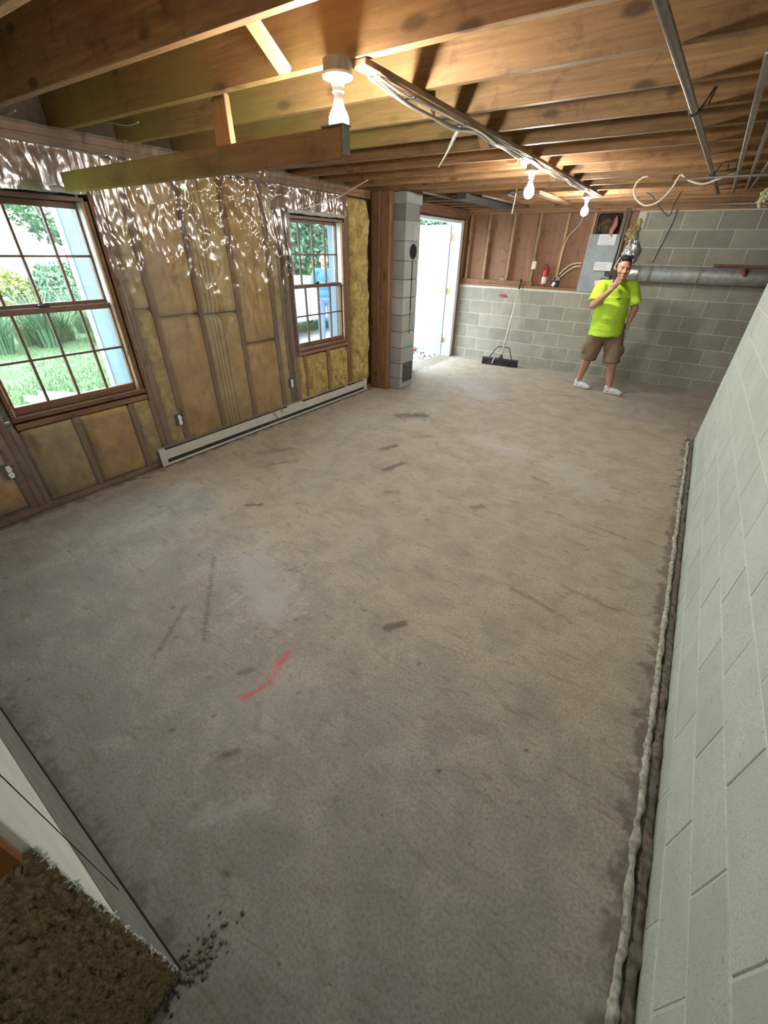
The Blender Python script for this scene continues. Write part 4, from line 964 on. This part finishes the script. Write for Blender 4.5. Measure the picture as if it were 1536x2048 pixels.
# shirt
s = B()
s.ball(V3(-.895, 6.655, 1.235), (.195, .138, .17), 22, 14, rotT); s.ball(V3(-.885, 6.628, 1.02), (.222, .190, .22), 22, 14, rotT)
s.ecyl(V3(-.878, 6.640, .748), V3(-.888, 6.642, 1.22), (.218, .178), (.192, .150), rotT)
s.cap(shR+V3(.01, .01, -.005), .076, shL+V3(-.01, -.01, -.005), .076, 16); s.ball(V3(-.882, 6.64, 1.385), (.098, .078, .048), 18, 10, rotT)
s.cyl(shR+V3(0, 0, .01), shR.lerp(elR, .80), .078, .088, 18); s.cyl(shL+V3(0, 0, .01), shL.lerp(elL, .80), .078, .086, 18)
s.ball(shR, .078, 16, 10); s.ball(shL, .078, 16, 10)
s._x(s.bm.verts[:], inv)
shirt = remesh(s, 'shirt', M_SHIRT, .0075, man, 14)
me = shirt.data; co = np.empty(len(me.vertices)*3); me.vertices.foreach_get('co', co); co = co.reshape(-1, 3)
nr = np.empty_like(co).reshape(-1); me.vertices.foreach_get('normal', nr); nr = nr.reshape(-1, 3)
fold = np.array([.010*fbm((x*5+z*4, y*5, z*13), 3)*(.5+max(0, 1.15-z)) for x, y, z in co]); me.vertices.foreach_set('co', (co+nr*fold[:, None]).reshape(-1))
cc = shR.lerp(shL, .5)
tp = B().ball((0, 0, 0), (.056, .010, .050), 14, 8, None)
B().tube([inv @ (V3(-.90, 6.47, 1.205)+lT*t+fT*(.035-.3*t*t)) for t in (.045, .075, .105)], .004, 6).obj('chest_print', M_DARK, man)
# shorts
q = B()
q.ball(V3(-.87, 6.652, .80), (.20, .168, .13), 20, 12, rotT)
q.cyl(hipR+V3(.0, 0, .06), V3(-1.01, 6.66, .425), .130, .112, 22); q.cyl(hipL+V3(-.01, 0, .06), V3(-.690, 6.635, .405), .126, .108, 22)
for c_ in (V3(-1.065, 6.60, .58), V3(-.635, 6.69, .56)): q.ball(c_, (.055, .075, .095), 14, 10)
q._x(q.bm.verts[:], inv)
so_ = remesh(q, 'shorts', M_SHORTS, .0075, man, 8)
me = so_.data; co = np.empty(len(me.vertices)*3); me.vertices.foreach_get('co', co); co = co.reshape(-1, 3)
nr = np.empty_like(co).reshape(-1); me.vertices.foreach_get('normal', nr); nr = nr.reshape(-1, 3)
fold = np.array([.009*fbm((x*9, y*9, z*7), 3) for x, y, z in co]); me.vertices.foreach_set('co', (co+nr*fold[:, None]).reshape(-1))
def shoe(parent, an, d, inv, name='shoe', mat=M_SHOE):
    d = Vector((d[0], d[1], 0)).normalized(); l = Vector((-d.y, d.x, 0)); rot = Matrix((d, l, V3(0, 0, 1))).transposed()
    o = Vector((an.x, an.y, 0)); T = lambda x, y, z: inv @ (o + rot @ Vector((x, y, z)))
    b = B(); b.ball(T(.0, 0, .058), (.055, .040, .055), 14, 10, rot); b.ball(T(.075, 0, .046), (.085, .043, .042), 16, 10, rot); b.ball(T(.145, 0, .036), (.055, .042, .030), 14, 8, rot); b.ball(T(-.01, 0, .09), (.045, .040, .032), 14, 8, rot)
    sh_ = remesh(b, name, mat, .006, parent, 3)
    sl = B(); sl.ball(T(.0, 0, .016), (.060, .040, .016), 16, 8, rot); sl.ball(T(.07, 0, .014), (.09, .039, .0135), 16, 8, rot); sl.ball(T(.145, 0, .018), (.058, .042, .0165), 16, 8, rot)
    sl.obj('sole', M_SOLE, sh_, True)
    lc = B()
    for i in range(4): lc.tube([T(.045+i*.022, -.022, .086-i*.008), T(.05+i*.022, 0, .096-i*.009), T(.045+i*.022, .022, .086-i*.008)], .0035, 6)
    tag(lc.obj('laces', M_WHITE, sh_), kind='stuff')
shoe(man, anR, (.90, -.30), inv); shoe(man, anL, (.86, -.12), inv)
# phone (held, so a thing of its own)
ph = thing('smartphone', 'black smartphone held at the mouth of the man in yellow', 'phone', (-.922, 6.368, 1.452))
ph.rotation_euler = (.05, math.radians(-22), -.15)
B().box((-.037, -.005, -.075), (.037, .005, .075), .004, 2).obj('case', M_BLACK, ph); B().box((-.033, .005, -.070), (.033, .0056, .070)).obj('screen', m_plain('phone_screen', (.01, .01, .012), .1), ph)

# ------------------------------------------------------------------ outdoors
def at(o, **k): return o
ground = tag(B().box((-60, -30, -.30), (-3.7, 60, -.05)).obj('ground', M_LAWN), kind='structure')
tag(B().box((-7.5, 5.0, -.049), (-3.735, 9.5, -.008), .0).obj('patio', M_GRAVEL), 'pale gravel and concrete apron outside the open door', 'patio')
# leaves and debris at the threshold
lv = B()
for _ in range(90):
    x, y = rng.uniform(-4.6, -3.75), rng.uniform(6.5, 7.4); r = rng.uniform(.008, .022)
    lv.box((x-r, y-r*.6, -.007), (x+r, y+r*.6, -.003+rng.uniform(0, .006)), 0, 1, Matrix.Rotation(rng.uniform(0, 3), 3, 'Z'))
tag(lv.obj('leaf_litter', M_BARK), 'dry leaf crumbs scattered outside the open door', 'leaves', kind='stuff')
tag(B().box((-4.42, 7.33, -.008), (-4.28, 7.43, .06), .02).obj('red_cloth', m_plain('red_rag', (.50, .10, .12), .9), None), 'small red rag by the foot of the open white door', 'rag')
def blade_mesh(name, n, h, spread, mat, seed, wdt=.012, droop=.5):
    R = np.random.default_rng(seed); V = []; Fc = []
    for _ in range(n):
        a = R.uniform(0, 2*PI); d = np.array([math.cos(a), math.sin(a)]); o = d*R.uniform(0, .25)*spread; hh = h*R.uniform(.6, 1.05); sp = spread*R.uniform(.3, 1.0); side = np.array([-d[1], d[0]])*wdt*R.uniform(.6, 1.2)
        i0 = len(V)
        for t in (0, .35, .7, 1):
            p = o+d*sp*t**1.8; z = hh*(t-droop*.45*t**3); wv = side*(1-t*.85)
            V += [(p[0]-wv[0], p[1]-wv[1], z), (p[0]+wv[0], p[1]+wv[1], z)]
        for k in range(3): Fc.append((i0+2*k, i0+2*k+1, i0+2*k+3, i0+2*k+2))
    me = D.meshes.new(name); me.from_pydata(V, [], Fc); me.materials.append(mat); return me
def leaf_mesh(name, n, rad, mat, seed, size=.05):
    R = np.random.default_rng(seed); V = []; Fc = []
    for _ in range(n):
        p = R.normal(size=3); p /= np.linalg.norm(p); p *= R.uniform(.55, 1.0)**.5; lump = 1+.22*fbm(tuple(p*2.2+seed), 2)
        c = np.array([p[0]*rad[0], p[1]*rad[1], p[2]*rad[2]+rad[2]])*lump; a = R.normal(size=3); a /= np.linalg.norm(a); b_ = np.cross(a, R.normal(size=3)); b_ /= np.linalg.norm(b_); s_ = size*R.uniform(.6, 1.3)
        i0 = len(V); V += [tuple(c-a*s_), tuple(c-b_*s_*.45), tuple(c+a*s_), tuple(c+b_*s_*.45)]; Fc.append((i0, i0+1, i0+2, i0+3))
    me = D.meshes.new(name); me.from_pydata(V, [], Fc); me.materials.append(mat); return me
# lawn blades near the windows: nobody could count them
R = np.random.default_rng(11); V = []; Fc = []
for _ in range(60000):
    x = -3.95-abs(R.normal())*4.5; y = R.uniform(-.5, 7.5)*(1+.1*(-x-3.8))
    if x < -7.5+.0 and R.random() < .3: continue
    if 5.0 < y < 9.5 and x > -7.5: continue
    h = R.uniform(.03, .085); a = R.uniform(0, 6.28); dx, dy = .006*math.cos(a), .006*math.sin(a); ex_, ey_ = R.normal()*.025, R.normal()*.025; i0 = len(V)
    V += [(x-dx, y-dy, -.05), (x+dx, y+dy, -.05), (x+ex_, y+ey_, -.05+h)]; Fc.append((i0, i0+1, i0+2))
lm = D.meshes.new('lawn_grass'); lm.from_pydata(V, [], Fc); lm.materials.append(M_GRASS)
tag(link(D.objects.new('lawn_grass', lm)), 'unmown green lawn outside the left wall windows', 'grass', kind='stuff')
# ornamental grasses and shrubs of the garden bed
gm = [blade_mesh('blades', 170, 1.15, .75, M_LEAF1, 1, .016), blade_mesh('blades', 170, 1.0, .8, M_GRASS, 2, .016)]
R = np.random.default_rng(21); n = 0
for i in range(16):
    x = -9.6-R.uniform(0, 2.6); y = 1.2+i*.36+R.uniform(-.1, .1); y *= -x/10.5
    t = thing('ornamental_grass', 'arching clump of green ornamental grass in the garden bed outside the near window', 'plant', (x, y, -.05), R.uniform(0, 6), 'ornamental grasses outside')
    o = place('blades', gm[i % 2], (0, 0, 0), 0, t); s_ = R.uniform(.85, 1.2); o.scale = (s_, s_, s_)
fmsh = [leaf_mesh('foliage', 900, (.6, .6, .5), M_LEAF3, 5, .07), leaf_mesh('foliage', 1100, (.7, .7, .6), M_LEAF1, 6, .07)]
stem = B().cyl((0, 0, 0), (.02, 0, .7), .03, .015, 7).cyl((0, 0, .2), (.25, .1, .8), .018, .01, 6).cyl((0, 0, .2), (-.22, -.1, .8), .018, .01, 6).mesh('stem', M_BARK)
bush_labs = ['yellow-green bush behind the ornamental grass, left one of two yellowish bushes', 'dark green bush behind the ornamental grass, left one of two dark bushes', 'yellow-green bush behind the ornamental grass, right one of two yellowish bushes', 'dark green bush behind the ornamental grass, right one of two dark bushes']
for i in range(4):
    x = -13.6-.5*(i % 2); y = (1.5+i*1.15)*(-x/10.5)*.80
    t = thing('flowering_shrub', bush_labs[i], 'shrub', (x, y, -.05), R.uniform(0, 6), 'bushes outside')
    o = place('foliage', fmsh[i % 2], (0, 0, .15), 0, t); place('stem', stem, (0, 0, 0), 0, t)
tm = leaf_mesh('crown', 2600, (2.1, 2.1, 2.6), M_LEAF1, 7, .16); tr = B().cyl((0, 0, 0), (.05, 0, 3.2), .14, .08, 9).cyl((.02, 0, 2), (.8, .3, 3.6), .06, .03, 7).cyl((.02, 0, 1.9), (-.7, -.2, 3.5), .06, .03, 7).mesh('trunk', M_BARK)
for i, (x, y) in enumerate(((-24, 5.0), (-26, 10.5), (-23, 15.5))):
    t = thing('tree', ('leafy green tree far beyond the garden bed, first from the left', 'leafy green tree far beyond the garden bed, second from the left', 'leafy green tree far beyond the garden bed, third from the left')[i], 'tree', (x, y, -.05), i*1.3, 'far trees outside')
    place('crown', tm, (0, 0, 1.6), 0, t); place('trunk', tr, (0, 0, 0), 0, t)
hm = leaf_mesh('foliage', 7500, (1.0, 1.15, 1.95), M_LEAF2, 8, .10); hs = B().cyl((0, 0, 0), (0, 0, 2.4), .09, .03, 8).mesh('stem', M_BARK)
hedge_labs = ['tall green hedge tree outside the far window, first from the left', 'tall green hedge tree outside the far window, second from the left', 'tall green hedge tree outside the far window, third from the left', 'tall green hedge tree outside the far window, fourth from the left', 'tall green hedge tree behind the open white door']
for i, (x, y) in enumerate(((-10.2, 9.0), (-11.0, 11.0), (-11.4, 13.0), (-11.6, 15.0), (-10.0, 17.5))):
    t = thing('hedge_tree', hedge_labs[i], 'tree', (x, y, -.05), i*1.1, 'hedge trees outside')
    place('foliage', hm, (0, 0, .0), 0, t); place('stem', hs, (0, 0, 0), 0, t)
# pale blue siding piers outside the windows
for (x0, x1, y0, y1), lab in (((-4.32, -3.72, 1.76, 2.10), 'pale blue siding pier with white corner outside the near window'), ((-3.88, -3.72, 4.50, 4.80), 'pale blue siding pier with white corner outside the far window')):
    t = thing('siding_pier', lab, 'pier', ((x0+x1)/2, (y0+y1)/2, -.05), 0, 'siding piers outside')
    hx, hy = (x1-x0)/2, (y1-y0)/2
    for q in range(4): B().box((-hx+.03, -hy, .02+q*.7), (hx, hy, .02+q*.7+.699), .001).obj('siding_board', M_SIDING, t)
    B().box((-hx-.03, -hy-.015, 0), (-hx+.05, hy+.015, 2.85), .006).obj('corner_trim', M_TRIMW, t)
wt = thing('splash_trough', 'white rain-water splash trough lying on the lawn outside the near window', 'trough', (-6.35, 1.92, -.05), .5)
B().box((-.42, -.11, 0), (.42, .11, .02), .003).obj('base', M_TRIMW, wt)
for s_ in (-.11, .10): B().box((-.42, s_, .02), (.42, s_+.012, .09), .003).obj('side', M_TRIMW, wt)
# vehicle outside the far window
vh = thing('van', 'white work van parked on the apron outside the far window', 'van', (-7.75, 7.6, -.02), PI/2+.08)
B().box((-2.2, -.85, .35), (1.25, .85, 1.12), .05, 3).obj('body', M_CARWHITE, vh)
B().box((1.25, -.83, .35), (2.2, .83, .95), .10, 3).obj('hood', M_CARWHITE, vh)
for x in (-1.35, 1.4):
    for yy in (-.80, .80):
        w_ = B().lathe([(.18, -.10), (.33, -.10), (.345, -.06), (.345, .06), (.33, .10), (.18, .10)], (x, yy, .335), 28, 'Y').obj('wheel', M_BLACK, vh, True)
        B().lathe([(.02, -.09), (.19, -.09), (.19, .09), (.02, .09)], (x, yy, .335), 20, 'Y').obj('hub', M_GALV, w_)
for x in (-.5, .35, 1.15): B().box((x-.006, -.858, .42), (x+.006, -.848, 1.08)).obj('door_seam', M_GREY, vh)
for x in (-.2, .62): B().box((x-.09, -.875, .80), (x+.09, -.850, .835), .006).obj('door_handle', M_BLACK, vh)
for z in (.62, 1.0): B().box((-2.1, -.862, z), (1.2, -.849, z+.025), .004).obj('side_moulding', M_CARWHITE, vh)
B().box((1.05, -1.05, 1.0), (1.22, -.86, 1.16), .02).obj('side_mirror', M_BLACK, vh)
# second person, outside
pe = thing('person', 'person in blue shirt and jeans standing outside the far window', 'person', (-6.0, 6.72, .005))
fP = (.75, -.66); b = B()
P2, rot2, _, _ = head(b, V3(0, 0, 1.50), fP, .95)
b.cap(V3(0, 0, 1.30), .06, V3(0, 0, 1.42), .053); b.ball(V3(0, 0, 1.15), (.16, .11, .2), 16, 10, rot2); b.ball(V3(0, 0, .9), (.15, .11, .15), 16, 10, rot2)
l2 = V3(.66, .75, 0)
for sx in (-1, 1):
    s0, e0, w0 = l2*sx*.175+V3(0, 0, 1.30), l2*sx*.24+V3(.02, 0, 1.03), l2*sx*.20+V3(.12, -.10, .86)
    b.cap(s0, .05, e0, .042); b.cap(e0, .042, w0, .028); hand(b, w0, V3(.3, -.25, -.8), V3(.6, .7, 0), V3(.7, -.6, .2), .4, .95, sx)
    b.cap(l2*sx*.09+V3(0, 0, .84), .08, l2*sx*.10+V3(.02, 0, .45), .055); b.cap(l2*sx*.10+V3(.02, 0, .45), .055, l2*sx*.11+V3(0, 0, .07), .038)
remesh(b, 'body', M_SKIN, .008, pe, 3)
h2 = B(); h2.ball(P2(0, -.02, .06), (.076, .088, .070), 14, 8, rot2); h2.ball(P2(0, -.055, .01), (.07, .055, .06), 14, 8, rot2); remesh(h2, 'hair', M_HAIR, .01, pe, 2)
for sx in (-1, 1):
    B().ball(P2(sx*.031, .080, .006), .0115, 10, 6).obj('eye', M_EYED, pe, True)
c_ = B(); c_.ball(V3(0, 0, 1.13), (.175, .125, .24), 18, 12, rot2); c_.ball(V3(0, 0, .92), (.17, .13, .14), 18, 12, rot2); c_.cap(l2*-.17+V3(0, 0, 1.30), .065, l2*.17+V3(0, 0, 1.30), .065)
for sx in (-1, 1): c_.cyl(l2*sx*.175+V3(0, 0, 1.31), l2*sx*.225+V3(.01, 0, 1.10), .064, .066, 14)
remesh(c_, 'shirt', M_BLUE, .010, pe, 3)
c_ = B(); c_.ball(V3(0, 0, .86), (.165, .125, .12), 18, 12, rot2)
for sx in (-1, 1): c_.cyl(l2*sx*.09+V3(0, 0, .88), l2*sx*.11+V3(0, 0, .06), .092, .060, 16)
remesh(c_, 'jeans', M_JEANS, .010, pe, 3)
for sx in (-1, 1): shoe(pe, l2*sx*.11, fP, Matrix(), 'shoe', M_BARK)
